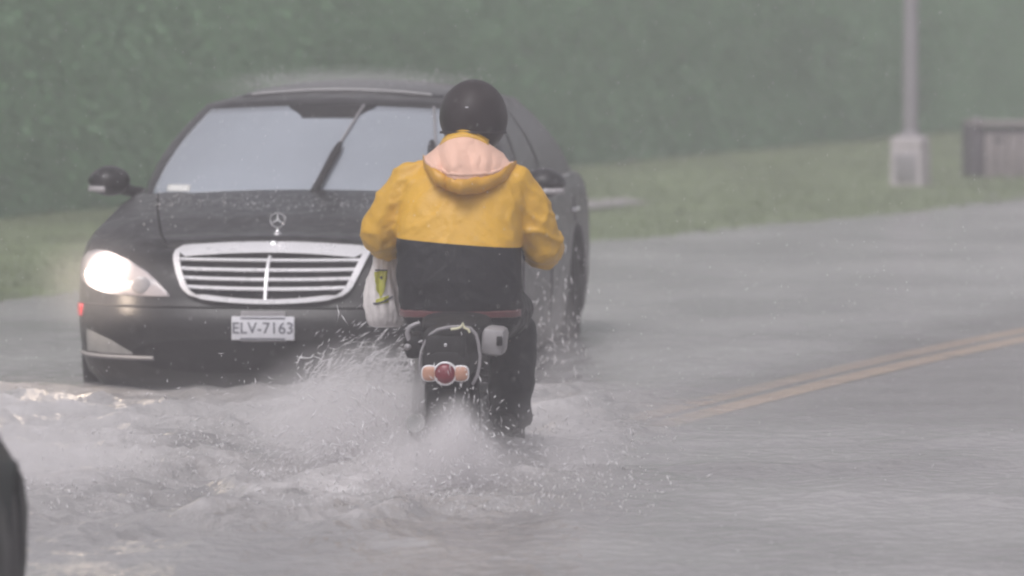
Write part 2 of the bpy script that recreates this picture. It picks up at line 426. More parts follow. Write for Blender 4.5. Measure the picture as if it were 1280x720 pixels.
# ------------------------------------------------------------------ hedge behind the verge
hg_m = mat('hedge_foliage', (.190, .340, .185), .9, var=.08, vscale=.3, spec=.1, bump=.5, bscale=14)
H0 = Vector((-3.53, 46.6)); HD = Vector((4.13, 10.0)).normalized(); HN = Vector((-HD.y, HD.x))
HH = 3.0
hedge = thing('hedge', 'tall dense green hedge fading into the rain behind the grass verge', 'hedge', (H0.x, H0.y, 0), 0)
def hp(t, e, z):
    q = HD * t + HN * e; return Vector((q.x, q.y, z))
mb = MB()
def hf(u, v):
    t = lerp(-32, 42, u)
    # v runs up the front, over the top and down the back
    P = [(0, 0, -.1), (.30, .0, 1.2), (.6, .15, HH * .8), (.75, .7, HH), (.85, 1.5, HH), (1, 1.9, -.1)]
    e = ipol([(a_, b_) for a_, b_, c_ in P], v); z = ipol([(a_, c_) for a_, b_, c_ in P], v)
    nn = noise.noise(Vector((t * .9, z * .9, e))) * .06 + noise.noise(Vector((t * 2.6, z * 2.6, e + 3))) * .04
    return hp(t, e + nn * (1 if v < .75 else -1), z + (.25 * noise.noise(Vector((t * .7, e, 9))) if z > 2.2 else 0))
mb.grid(hf, 300, 40)
mb.build('inner_foliage', hg_m, hedge)
mb = MB(); rg = random.Random(5)
for i in range(190000):
    far_ = rg.random() > .64; u = rg.random() if far_ else rg.uniform(.36, .70); v = rg.uniform(.02, .9) if rg.random() < (.6 if far_ else .15) else rg.uniform(.02, .50)
    c = hf(u, v) + Vector((-HN.x, -HN.y, 0)) * rg.uniform(-.02, .05) + Vector((0, 0, rg.uniform(-.05, .05)))
    nn_ = Vector((-HN.x + rg.gauss(0, .3), -HN.y + rg.gauss(0, .3), .35 + rg.gauss(0, .3))).normalized(); a_ = nn_.cross(Vector((rg.gauss(0, 1), rg.gauss(0, 1), rg.gauss(0, 1)))).normalized(); b_ = nn_.cross(a_)
    l = rg.uniform(.022, .05) if far_ else rg.uniform(.014, .030); wd = l * .5
    o = len(mb.v); mb.v += [c - a_ * l, c + b_ * wd, c + a_ * l, c - b_ * wd]; mb.f.append((o, o + 1, o + 2, o + 3)); mb.m.append(0)
mb.build('leaves', hg_m, hedge, doubles=False, fixn=False, ang=None)['kind'] = 'stuff'

# ------------------------------------------------------------------ lamp post and litter bin on the verge
dp = 8520 * 2.1 / (234 + 106)
pb = at(1138, 234, dp)
post = thing('lamp_post', 'grey lamp post rising from a pale concrete block on the grass verge', 'lamp post', (pb.x, pb.y, vz(pb.x, pb.y) - .02), R(-20))
mb = MB()
mb.loft([[Vector((sx_ * w_, sy_ * w_, z)) for sx_, sy_ in ((-1, -1), (1, -1), (1, 1), (-1, 1))] for w_, z in ((.125, -.05), (.122, .30), (.118, .315), (.118, .325), (.122, .335), (.118, .385), (.10, .40))])
mb.build('concrete_base', M['concrete'], post, ang=20)
mb = MB(); mb.box((0, -.126, .16), (.17, .012, .22), bev=.004); mb.build('access_panel', M['galv'], post)
mb = MB(); mb.tube([(0, 0, .39), (0, 0, 2.5), (0, 0, 5.6), (0, 0, 6.4), (-.25, -.1, 6.7), (-.8, -.35, 6.8)], [.062, .058, .05, .046, .04, .035], n=14); mb.build('pole', M['galv'], post)
mb = MB(); mb.lathe([(.09, 0), (.09, .02), (.066, .03), (.062, .05)], Matrix.Translation((0, 0, .40)), 16); mb.build('pole_collar', M['galv'], post)
mb = MB(); mb.box((-1.05, -.46, 6.79), (.6, .26, .12), Matrix.Rotation(R(23), 3, 'Z'), bev=.03); mb.build('lamp_head', M['galv'], post)

db = 8520 * 2.1 / (224 + 106)
bb = at(1212, 224, db)
bin_ = thing('litter_bin', 'grey square litter bin with dark side and flat lid, right of the lamp post', 'litter bin', (bb.x, bb.y, vz(bb.x, bb.y) - .02), R(8))
mb = MB(); mb.box((.06, .17, .21), (.10, .36, .46), bev=.01); mb.build('side_wall', M['bindark'], bin_)
for k in range(4):
    mb = MB(); mb.box((.165 + k * .095, .0, .185), (.088, .03, .36), bev=.006); mb.build('front_panel', M['binpanel'], bin_)
mb = MB(); mb.box((.30, .0, .395), (.38, .036, .04), bev=.006); mb.build('opening', M['bindark'], bin_)
mb = MB(); mb.box((.235, -.012, .31), (.07, .03, .035), bev=.008); mb.build('latch', M['bindark'], bin_)
mb = MB(); mb.box((.32, .19, .2), (.36, .33, .38)); mb.build('bin_body', M['bindark'], bin_)
mb = MB(); mb.box((.27, .17, .445), (.50, .42, .035), bev=.012); mb.build('lid', M['binpanel'], bin_)
mb = MB(); mb.box((.06, .02, .478), (.08, .09, .03), bev=.01); mb.build('hinge', M['galv'], bin_)

# ------------------------------------------------------------------ car builder
class CarShape:
    """Body shell as rings of equal plan outline; local x across, y backwards from the nose, z up from the road."""
    def __init__(s, L=5.2, A=.935, bf=.75, br=.75, nf=2.9, levels=None, ztop=None, wheels=(.87, 4.035), RW=.345, zb=.19, crown=.055):
        s.L, s.A, s.bf, s.br, s.nf = L, A, bf, br, nf
        s.levels = levels; s.ztop = ztop; s.wheels = wheels; s.RW = RW; s.zb = zb; s.crown = crown
        # half outline from front centre to rear centre
        P = []
        for i in range(23):
            th = (i / 22) ** 1.25 * pi / 2
            P.append((A * sin(th) ** (2 / nf), bf * (1 - cos(th) ** (2 / nf)), cos(th) ** .6 if i < 22 else 0, 0))
        k = 64
        for i in range(1, k):
            y = lerp(bf, L - br, i / k); P.append((A * (1 + .012 * sin(pi * i / k)), y, 0, 0))
        for i in range(23):
            th = (1 - (i / 22)) ** 1.25 * pi / 2
            P.append((A * sin(th) ** (2 / nf), L - br * (1 - cos(th) ** (2 / nf)), 0, cos(th) ** .6 if i > 0 else 0))
        # exact y order at the tail
        s.half = P
    def arch(s, y):
        for wy in s.wheels:
            r = s.RW + .055
            if abs(y - wy) < r: return max(s.zb, s.RW + math.sqrt(r * r - (y - wy) ** 2))
        return s.zb
    def ring_pt(s, j, i):
        x, y, fw, rw = s.half[j]; z0, dyf, ins, dyr = s.levels[i]
        zt0 = s.levels[-1][0]; zmin = s.levels[0][0]
        q = (z0 - zmin) / (zt0 - zmin)
        ty = s.ztop(y)
        z = z0 + (ty - zt0) * q ** 1.6
        X = x * (1 - ins / s.A); Y = y + dyf * fw - dyr * rw
        if fw < .35 and rw < .35:                        # wheel arches lift the lower edge
            a_ = s.arch(Y); z = max(z, a_ + .004 * i)
        return Vector((X, Y, z))
    def shell(s):
        mb = MB(); nl = len(s.levels); nj = len(s.half)
        mb.grid(lambda u, v: s.ring_pt(round(u * (nj - 1)), round(v * (nl - 1))), nj - 1, nl - 1)
        mb.grid(lambda u, v: (lambda p: Vector((-p.x, p.y, p.z)))(s.ring_pt(round(u * (nj - 1)), round(v * (nl - 1)))), nj - 1, nl - 1)
        # top deck : crowned sheet from edge to edge
        nk = 24
        def deck(u, v):
            p = s.ring_pt(round(v * (nj - 1)), nl - 1); k = 2 * u - 1
            cr = s.crown * (1 - abs(k) ** 2.4) * min(1, abs(p.x) / .5)
            # soft raised centre panel and creases
            cr += .010 * math.exp(-((abs(k) - .80) / .07) ** 2) * min(1, abs(p.x) / .5)
            return Vector((p.x * k, p.y, p.z + cr))
        mb.grid(deck, nk, nj - 1)
        return mb

def cabin_pt(c, u, t):
    "u -1..1 goes round half the plan, left sign by caller; t 0 belt .. 1 roof edge"
    # u: 0 front centre, 1 front corner, 2 rear corner, 3 rear centre
    def plan(a, y0, y1, bfz, brz, n_):
        if u <= 1:
            th = u * pi / 2; return a * sin(th) ** (2 / n_), y0 + bfz * (1 - cos(th) ** (2 / n_))
        if u <= 2: return a, lerp(y0 + bfz, y1 - brz, u - 1)
        th = (3 - u) * pi / 2; return a * sin(th) ** (2 / n_), y1 - brz * (1 - cos(th) ** (2 / n_))
    b = plan(*c['base']); r = plan(*c['top'])
    k = t ** 1.0
    x = lerp(b[0], r[0], k) + .045 * sin(pi * t) * (b[0] / c['base'][0]); y = lerp(b[1], r[1], k)
    y += -.03 * sin(pi * t) * (1 if u < 1 else 0) * (1 - b[0] / c['base'][0]) + .03 * sin(pi * t) * (1 if u > 2 else 0) * (1 - b[0] / c['base'][0])
    z = lerp(c['zb'], c['zt'], t) 
    if u < 1.0: z += .035 * (1 - (b[0] / c['base'][0]) ** 2) * t
    if u > 2.0: z += .02 * (1 - (b[0] / c['base'][0]) ** 2) * t
    return Vector((x, y, z))
def make_cabin(c):
    mb = MB(); us = [i / 16 for i in range(16)] + [1 + i / 24 for i in range(24)] + [2 + i / 16 for i in range(17)]
    for sg in (1, -1):
        mb.grid(lambda i, j: (lambda p: Vector((sg * p.x, p.y, p.z)))(cabin_pt(c, us[round(i * (len(us) - 1))], j)), len(us) - 1, 14)
        yc = (c['top'][1] + c['top'][2]) / 2
        def roof(i, j):
            p = cabin_pt(c, us[round(i * (len(us) - 1))], 1); k = 1 - j
            return Vector((sg * p.x * k, yc + (p.y - yc) * k, lerp(c['zr'], p.z, k ** 2.0)))
        mb.grid(roof, len(us) - 1, 12)
    return mb
def cab_out(c, sg, u, t, off):
    p = cabin_pt(c, u, t); e = 1e-3
    du = cabin_pt(c, min(2.999, u + e), t) - cabin_pt(c, max(.0, u - e), t); dt = cabin_pt(c, u, min(1, t + e)) - cabin_pt(c, u, max(0, t - e))
    n_ = du.cross(dt); 
    if n_.length < 1e-12: n_ = Vector((0, -1, .5))
    n_.normalize()
    if n_.z < 0: n_ = -n_
    p = p + n_ * off
    return Vector((sg * p.x, p.y, p.z))
def wheel(root, x, y, RW, wd, sg, name='wheel'):
    Mx = Matrix.Translation((x, y, RW)) @ Matrix.Rotation(R(90) * sg, 4, 'Y')
    h = wd / 2
    mb = MB(); mb.lathe([(RW * .70, -h), (RW * .93, -h), (RW * .985, -h * .75), (RW, -h * .3), (RW, h * .3), (RW * .985, h * .75), (RW * .93, h), (RW * .70, h)], Mx, 40)
    ty = mb.build(name, M['rubber'], root)
    mb = MB(); mb.lathe([(RW * .71, h * .2), (RW * .71, h * .95), (RW * .66, h * .96), (RW * .62, h * .4), (RW * .2, h * .35), (RW * .15, h * .75), (.01, h * .78)], Mx, 40)
    for k in range(9):
        a_ = 2 * pi * k / 9
        mb.tube([Mx @ Vector((RW * .16 * cos(a_), RW * .16 * sin(a_), h * .7)), Mx @ Vector((RW * .66 * cos(a_), RW * .66 * sin(a_), h * .85))], [RW * .06, RW * .05], 6)
    mb.build('rim', M['rim'], ty)

# ------------------------------------------------------------------ the black saloon
AX = R(7.0)
NOSE = Vector((-311 / 284, 30.0, -.18))
car = thing('saloon_car', 'black saloon car with lit headlight and chrome grille ploughing through flood water', 'car', NOSE, -AX)
lev = [(.17, .14, .10, .12), (.235, .05, .045, .05), (.30, .015, .02, .02), (.385, .002, .008, .0), (.46, .0, .002, .0), (.515, .012, 0, .0), (.56, .045, 0, .01), (.60, .062, .0, .02), (.66, .085, .002, .03), (.72, .12, .010, .045), (.765, .165, .024, .07), (.795, .225, .050, .10), (.805, .30, .085, .14)]
zt = lambda y: ipol([(0, .795), (.3, .81), (.8, .875), (1.4, .955), (1.75, .985), (3, 1.0), (4.4, 1.0), (4.9, .985), (5.2, .96)], y)
cs = CarShape(levels=lev, ztop=zt)
shell = cs.shell(); body = shell.build('body', M['paint'], car, ang=35)
bvh = BVHTree.FromPolygons([tuple(v.co) for v in body.data.vertices], [tuple(p.vertices) for p in body.data.polygons])
def front(x, z, off=.006):
    "point on the nose seen from the front"
    h = bvh.ray_cast(Vector((x, -1.5, z)), Vector((0, 1, 0)))
    if h[0] is None: return Vector((x, .3, z))
    n_ = h[1]
    if n_.y > 0: n_ = -n_
    return h[0] + n_ * off
def side(y, z, sg, off=.004):
    h = bvh.ray_cast(Vector((sg * 2, y, z)), Vector((-sg, 0, 0)))
    return (h[0] if h[0] else Vector((sg * .93, y, z))) + Vector((sg * off, 0, 0))
CB = dict(base=(.865, 1.40, 4.86, .62, .55, 3.6), top=(.665, 2.12, 4.05, .40, .40, 2.7), zb=.965, zt=1.38, zr=1.484)
cabin = make_cabin(CB).build('roof_and_pillars', M['paint'], car, ang=35)
# windscreen
mb = MB(); UM = .62
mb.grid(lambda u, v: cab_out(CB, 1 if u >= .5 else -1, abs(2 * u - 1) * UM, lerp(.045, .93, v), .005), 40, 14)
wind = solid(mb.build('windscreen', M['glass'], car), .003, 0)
mb = MB(); mb.grid(lambda u, v: cab_out(CB, 1 if u >= .5 else -1, abs(2 * u - 1) * .78, lerp(.12, .9, v) + 0, .005) * 1.0 if False else (lambda p: p)(cab_out(CB, 1 if u >= .5 else -1, 3 - abs(2 * u - 1) * .80, lerp(.08, .9, v), .005)), 30, 8)
mb.build('rear_window', M['sideglass'], car)
for sg in (1, -1):
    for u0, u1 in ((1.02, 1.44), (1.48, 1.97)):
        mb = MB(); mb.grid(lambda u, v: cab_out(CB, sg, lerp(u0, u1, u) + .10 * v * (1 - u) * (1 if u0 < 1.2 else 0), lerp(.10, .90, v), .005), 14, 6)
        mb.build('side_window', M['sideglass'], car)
    mb = MB(); mb.tube([cab_out(CB, sg, u_ / 20, .045, .012) for u_ in range(19, 40)], .010, 6); mb.build('window_trim', M['chrome'], car)
# housing behind the mirror, sticker, wipers, sunroof, cowl
def ws(x, t, off):
    "point on the windscreen at lateral x"
    lo, hi = 0.0, 1.0
    for _ in range(30):
        mid = (lo + hi) / 2
        if cabin_pt(CB, mid, t).x < abs(x): lo = mid
        else: hi = mid
    return cab_out(CB, 1 if x >= 0 else -1, lo, t, off)
mb = MB(); mb.grid(lambda u, v: ws(lerp(-1, 1, u) * lerp(.13, .21, sst(0, 1, v)), lerp(.80, .945, v), .010), 12, 6)
solid(mb.build('mirror_housing', M['blackplastic'], car), .004)
mb = MB(); mb.grid(lambda u, v: ws(lerp(-.70, -.585, u), lerp(.07, .135, v), .010), 6, 3)
solid(mb.build('windscreen_sticker', M['sticker'], car), .002)
mb = MB(); mb.grid(lambda u, v: (lambda q: ws(q, lerp(-.0, .05, v), .008))(lerp(-.7, .7, u)), 30, 3)
mb.build('cowl_panel', M['blackplastic'], car)
for x0, t0, x1, t1 in ((.01, .03, .085, .52), (.56, .05, .50, .55)):
    mb = MB(); pts = [ws(lerp(x0, x1, k / 8), lerp(t0, t1, k / 8), .03) for k in range(9)]
    mb.tube(pts, [.024, .022, .02, .02, .02, .021, .022, .02, .012], 8, flat=.6)
    mb.build('wiper_arm', M['blackplastic'], car)
for x0, t0, x1, t1 in ((.055, .40, .15, .92), (.53, .45, .47, .93)):
    mb = MB(); mb.tube([ws(lerp(x0, x1, k / 8), lerp(t0, t1, k / 8), .016) for k in range(9)], .006, 6)
    mb.build('wiper_blade', M['greyplastic'], car)
def roofz(x, y):
    for off in (3,):
        h = cbvh.ray_cast(Vector((x, y, 3)), Vector((0, 0, -1))); return h[0].z if h[0] else 1.45
cbvh = BVHTree.FromPolygons([tuple(v.co) for v in cabin.data.vertices], [tuple(p.vertices) for p in cabin.data.polygons])
mb = MB(); mb.grid(lambda u, v: (lambda x, y: Vector((x, y, roofz(x, y) + .006)))(lerp(-.48, .48, u), lerp(2.38, 2.95, v)), 16, 10)
solid(mb.build('sunroof', M['sideglass'], car), .004)
mb = MB(); mb.tube([Vector((x / 20 * .43, 2.36, roofz(x / 20 * .43, 2.36) + .010)) for x in range(-20, 21)], .008, 6); mb.build('wind_deflector', M['greyplastic'], car)
# bonnet seams
def deckp(x, y, off=.002):
    h = bvh.ray_cast(Vector((x, y, 3)), Vector((0, 0, -1)))
    return (h[0] if h[0] else Vector((x, y, .9))) + Vector((0, 0, off))
for sg in (1, -1):
    mb = MB(); mb.tube([deckp(sg * lerp(.50, .735, (k / 14) ** .8), lerp(.36, 1.50, k / 14)) for k in range(15)], .006, 5)
    mb.build('bonnet_seam', M['gap'], car)
# grille
def gshape(k, v):
    "outline at height v 0..1 ; k -1..1 across"
    hw = ipol([(0, .27), (.06, .325), (.2, .365), (.5, .395), (.8, .42), (.93, .424), (1, .395)], v)
    z = lerp(.585, .812, v) + (.018 * (1 - k * k) if v > .5 else -.018 * (1 - k * k)) * abs(v - .5) * 2
    return hw * 1.04 * k, z
def gp(k, v, off):
    x, z = gshape(k, v); p = front(x, z, 0); return Vector((p.x, p.y - off, p.z))
mb = MB(); mb.grid(lambda u, v: gp(2 * u - 1, lerp(.03, .97, v), .006), 24, 10); mb.build('grille_recess', M['gap'], car)
mb = MB(); loop = []
for k in range(0, 25): loop.append((lerp(-1, 1, k / 24), 1.0))
for k in range(1, 12): loop.append((1, 1 - k / 12))
for k in range(0, 25): loop.append((lerp(1, -1, k / 24), 0.0))
for k in range(1, 12): loop.append((-1, k / 12))
def inner(k, v):
    x, z = gshape(k, v); 
    cx, cz = 0, .70
    th = .044 if v > .97 else .020
    if v > .97: return x * .925, z - th
    if v < .03: return x * .94, z + .020
    return x - math.copysign(.030, x), min(max(z, .605), .785)
rows = [[], [], [], []]
for k, v in loop:
    x, z = gshape(k, v); xi, zi = inner(k, v)
    o_ = front(x, z, 0); i_ = front(xi, zi, 0)
    rows[0].append(Vector((x, o_.y + .01, z))); rows[1].append(Vector((x, o_.y - .028, z)))
    rows[2].append(Vector((xi, i_.y - .034, zi))); rows[3].append(Vector((xi, i_.y + .0, zi)))
mb.loft(rows, True, False); mb.build('grille_frame', M['chromeframe'], car, ang=50)
for v in (.24, .41, .58, .75):
    mb = MB(); rows = []
    for k in range(25):
        kk = lerp(-.95, .95, k / 24); x, z = gshape(kk, v); z = lerp(.585, .812, v) - .012 * (1 - kk * kk) * (1 - v)
        y = front(x, z, 0).y
        rows.append([Vector((x, y - .004, z - .008)), Vector((x, y - .022, z - .006)), Vector((x, y - .026, z)), Vector((x, y - .018, z + .007)), Vector((x, y - .004, z + .009))])
    mb.loft(rows, True, True)
    mb.build("grille_slat", M['chromeframe'], car)
mb = MB(); mb.loft([[Vector((dx, front(0, z, 0).y - oy, z)) for dx, oy in ((-.009, 0), (-.006, .027), (.006, .027), (.009, 0))] for z in [.575 + .022 * k for k in range(10)]], True, True); mb.build('grille_bar', M['chromeframe'], car)
e_ = front(0, .808, .032)
mb = MB(); Me = Matrix.Translation(e_) @ Matrix.Rotation(R(70), 4, 'X'); mb.lathe([(.001, .008), (.020, .006), (.027, 0), (.027, -.01)], Me, 20); mb.build('badge', M['chrome'], car)
# bonnet ornament: a ring with a three pointed star on a small foot
o0 = deckp(0, .40, 0); mb = MB()
mb.lathe([(.022, 0), (.020, .006), (.010, .012), (.006, .020), (.006, .032)], Matrix.Translation(o0), 14)
oc = o0 + Vector((0, 0, .062)); rr_ = .033
mb.tube([oc + Vector((rr_ * cos(2 * pi * k / 28), 0, rr_ * sin(2 * pi * k / 28))) for k in range(28)], .0042, 6, closed=True)
for k in range(3):
    a_ = pi / 2 + 2 * pi * k / 3
    mb.tube([oc, oc + Vector((rr_ * cos(a_), 0, rr_ * sin(a_)))], [.007, .002], 6)
mb.build('bonnet_ornament', M['chrome'], car)
# headlights
def lamp_shape(sg, mm):
    x0, x1 = .435, .905
    zlo = lambda x: ipol([(.435, .592), (.5, .590), (.6, .590), (.75, .60), (.83, .622), (.905, .665)], x)
    zhi = lambda x: ipol([(.435, .600), (.48, .645), (.55, .700), (.65, .748), (.75, .776), (.82, .782), (.87, .768), (.905, .735)], x)
    b_ = MB()
    def f_(u, v):
        x = lerp(x0, x1, u); z = lerp(zlo(x), zhi(x), v)
        return front(sg * x, z, .006 + .012 * sin(pi * min(1, max(0, u))) * sin(pi * v))
    b_.grid(f_, 26, 10)
    return b_.build('headlight', mm, car)
ld = bpy.data.lights.new('headlight_light', 'POINT'); ld.energy = 7; ld.color = (1.0, .80, .62); ld.shadow_soft_size = .06
lo_ = bpy.data.objects.new('headlight_light', ld); COL.objects.link(lo_); lo_.parent = car; lo_.location = front(-.74, .655, .24)
h1 = solid(lamp_shape(-1, M['lampon']), .004); h2 = solid(lamp_shape(1, M['lampon']), .004)
for sg, hd in ((-1, h1), (1, h2)):
    for x, z, r_ in ((.735, .665, .045), (.80, .675, .035)):
        c = front(sg * x, z, .020); mb = MB(); mb.ell(c, (r_, .02, r_ * .9)); mb.build('bulb', M['bulb'], hd)
    c = front(sg * .565, .635, .022); mb = MB(); mb.ell(c, (.045, .012, .038)); mb.build('reflector', M['lampglass'], hd)
# bumper details
for sg in (1, -1):
    mb = MB()
    zlo = lambda x: ipol([(.62, .336), (.84, .338)], x); zhi = lambda x: ipol([(.60, .345), (.70, .395), (.80, .43), (.84, .437)], x)
    mb.grid(lambda u, v: (lambda x: front(sg * x, lerp(zlo(x), zhi(x), v), .006))(lerp(.60, .84, u)), 14, 6)
    mb.build('fog_light', M['fogglass'], car)
    mb = MB(); mb.tube([front(sg * lerp(.50, .90, k / 12), .322, .006) for k in range(13)], .010, 6); mb.build('bumper_strip', M['greyplastic'], car)
    mb = MB(); mb.grid(lambda u, v: side(lerp(.34, .44, u), lerp(.49, .545, v), sg, .008), 5, 3); solid(mb.build('side_marker', M['red'], car), .004)
mb = MB()
mb.grid(lambda u, v: front(lerp(-.62, .62, u), .335 + (v - .5) * .15 * (1 - abs(2 * u - 1) ** 4) ** .6, .004), 40, 6); mb.build('lower_grille', M['gap'], car)
mb = MB(); mb.tube([front(lerp(-.9, .9, k / 40), .548, .003) for k in range(41)], .006, 6); mb.build('bumper_moulding', M['blackplastic'], car)
# number plate
pl = front(0, .47, 0); Y = pl.y - .022
mb = MB(); mb.box((0, Y, .462), (.280, .010, .105), bev=.003); plate = mb.build('number_plate', M['white'], car)
mb = MB(); mb.box((0, Y + .012, .47), (.20, .02, .135), bev=.004); mb.build('plate_bracket', M['greyplastic'], car)
for zz in (.507, .416):
    mb = MB(); mb.box((0, Y - .006, zz), (.20, .002, .006))
    mb.build('plate_border', M['ink'], plate)
text_mesh('ELV-7163', .071, 'plate_text', M['ink'], plate, Matrix.Translation((0, Y - .0062, .461)) @ Matrix.Rotation(R(90), 4, 'X'))
# door mirrors
for sg in (1, -1):
    mb = MB()
    def mf(p):
        q = p.copy()
        if q.y > .2: q.y = .2 + (q.y - .2) * .25
        q.z *= 1 - .25 * max(0, q.x * sg) ** 2
        return q
    c = Vector((sg * 1.03, 1.86, 1.035)); mb.ell(c, (.100, .11, .072), 24, 16, fn=mf)
    mb.tube([Vector((sg * .84, 1.93, .965)), Vector((sg * .93, 1.90, .985)), Vector((sg * 1.0, 1.88, 1.01))], [.03, .028, .035], 10)
    mr_ = mb.build('door_mirror', M['paint'], car)
    mb = MB(); mb.grid(lambda u, v: (lambda xx: c + Vector((sg * xx, -.111 * math.sqrt(max(0.05, 1 - (xx / .102) ** 2)) - .002, -.048 + .026 * v)))(lerp(.0, .098, u)), 8, 2); solid(mb.build('indicator', M['lampglass'], mr_), .004)
    for y_ in (2.75, 3.75):
        mb = MB(); mb.tube([side(y_ + .02 * k, .83, sg, .02 if 0 < k < 10 else .0) for k in range(11)], .011, 6); mb.build('door_handle', M['chrome'], car)
    for y_ in (1.72, 2.86, 3.86):
        mb = MB(); mb.tube([side(y_ + (.04 if z_ > 6 else 0), .35 + .06 * z_, sg, .001) for z_ in range(0, 10)], .005, 5)
        mb.build('door_seam', M['gap'], car)
    for wy in cs.wheels: wheel(car, sg * .80, wy, .345, .235, sg)
mb = MB(); mb.box((0, 2.5, .26), (1.5, 4.2, .14), bev=.04); mb.build('underbody', M['gap'], car)
for sg in (1, -1):
    mb = MB(); mb.grid(lambda u, v: (lambda h: (h[0] if h[0] else Vector((0, 5.1, .7))) + Vector((0, .006, 0)))(bvh.ray_cast(Vector((sg * lerp(.5, .88, u), 7, lerp(.66, .84, v))), Vector((0, -1, 0)))), 10, 6); mb.build('tail_light', M['redlens'], car)

# ------------------------------------------------------------------ dark car cut by the left edge
near = thing('car', 'dark car cut off by the left edge of the picture, closest to the viewer', 'car', (-2.185, 15.0, -.18), R(1.0))
lev2 = [(.20, .1, .08, .10), (.30, .03, .02, .04), (.45, 0, .003, .01), (.58, 0, 0, 0), (.66, .03, .012, .01), (.71, .07, .040, .02), (.77, .12, .08, .03), (.87, .3, .135, .05), (1.05, .6, .15, .07), (1.08, .75, .19, .1)]
zt2 = lambda y: ipol([(0, .98), (1.2, 1.10), (4.4, 1.14)], y)
cs2 = CarShape(L=4.6, A=.885, bf=.7, br=.35, nf=3.2, levels=lev2, ztop=zt2, wheels=(.85, 3.6), RW=.36)
cs2.shell().build('body', M['paint2'], near, ang=35)
CB2 = dict(base=(.66, 1.35, 4.5, .5, .3, 4.0), top=(.52, 1.95, 4.25, .3, .3, 4.0), zb=1.06, zt=1.55, zr=1.64)
make_cabin(CB2).build('roof_and_pillars', M['paint2'], near, ang=35)
mb = MB(); mb.grid(lambda u, v: cab_out(CB2, 1 if u >= .5 else -1, abs(2 * u - 1) * .8, lerp(.05, .93, v), .005), 30, 8); mb.build('windscreen', M['sideglass'], near)
for sg in (1, -1):
    for u0, u1 in ((1.05, 1.46), (1.5, 1.95)):
        mb = MB(); mb.grid(lambda u, v: cab_out(CB2, sg, lerp(u0, u1, u), lerp(.1, .9, v), .005), 10, 6); mb.build('side_window', M['sideglass'], near)
    for wy in cs2.wheels: wheel(near, sg * .765, wy, .36, .235, sg)
    mb = MB(); mb.ell((sg * .62, .12, .76), (.16, .07, .08)); mb.build('headlight', M['lampglass'], near)
mb = MB(); mb.box((0, 2.3, .30), (1.4, 3.8, .16), bev=.04); mb.build('underbody', M['gap'], near)

# ------------------------------------------------------------------ moped
moped = thing('moped', 'small moped seen from behind with round red tail light between amber indicators', 'moped', BIKE, -BIKE_A)
def bwheel(y, r, wd):
    Mx = Matrix.Translation((0, y, r)) @ Matrix.Rotation(R(90), 4, 'Y'); h = wd / 2
    mb = MB(); mb.lathe([(r * .78, -h * .6), (r * .88, -h), (r * .96, -h * .8), (r, 0), (r * .96, h * .8), (r * .88, h), (r * .78, h * .6)], Mx, 36)
    for k in range(40):
        a_ = 2 * pi * k / 40
        for sg in (-1, 1): mb.box(Mx @ Vector((r * .985 * cos(a_), r * .985 * sin(a_), sg * h * .4)), (.018, .012, .012))
    t = mb.build('wheel', M['rubber'], moped)
    mb = MB(); mb.lathe([(r * .79, -h * .5), (r * .72, -h * .3), (r * .72, h * .3), (r * .79, h * .5)], Mx, 36)
    mb.lathe([(.02, -.06), (.05, -.05), (.05, .05), (.02, .06)], Mx, 16)
    for k in range(18):
        a_ = 2 * pi * k / 18
        mb.tube([Mx @ Vector((.045 * cos(a_), .045 * sin(a_), .03 * (-1) ** k)), Mx @ Vector((r * .73 * cos(a_ + .2), r * .73 * sin(a_ + .2), 0))], .003, 4)
    mb.build('rim', M['rim'], t)
bwheel(0, .285, .10); bwheel(1.22, .285, .085)
# rear mudguard
def guard(name, y0, r, a0, a1, wd):
    mb = MB()
    mb.grid(lambda u, v: (lambda a_, k: Vector((k * wd, y0 + (r - .03 * k * k) * cos(a_), .285 + (r - .03 * k * k) * sin(a_))))(lerp(a0, a1, u), 2 * v - 1), 24, 8)
    solid(mb.build(name, M['blackplastic'], moped), .004)
guard('rear_mudguard', 0, .345, R(20), R(195), .075); guard('front_mudguard', 1.22, .33, R(-5), R(140), .06)
# tail cowl
mb = MB()
rows = []
for y, zc, hw, hh in ((-.30, .60, .055, .05), (-.285, .61, .085, .085), (-.22, .65, .095, .105), (-.08, .665, .11, .10), (.15, .66, .12, .10)):
    rows.append([Vector((hw * math.copysign(abs(cos(t)) ** .6, cos(t)), y, zc + hh * math.copysign(abs(sin(t)) ** .6, sin(t)))) for t in [2 * pi * k / 24 for k in range(24)]])
mb.loft(rows); mb.build('tail_cowl', M['blackplastic'], moped)
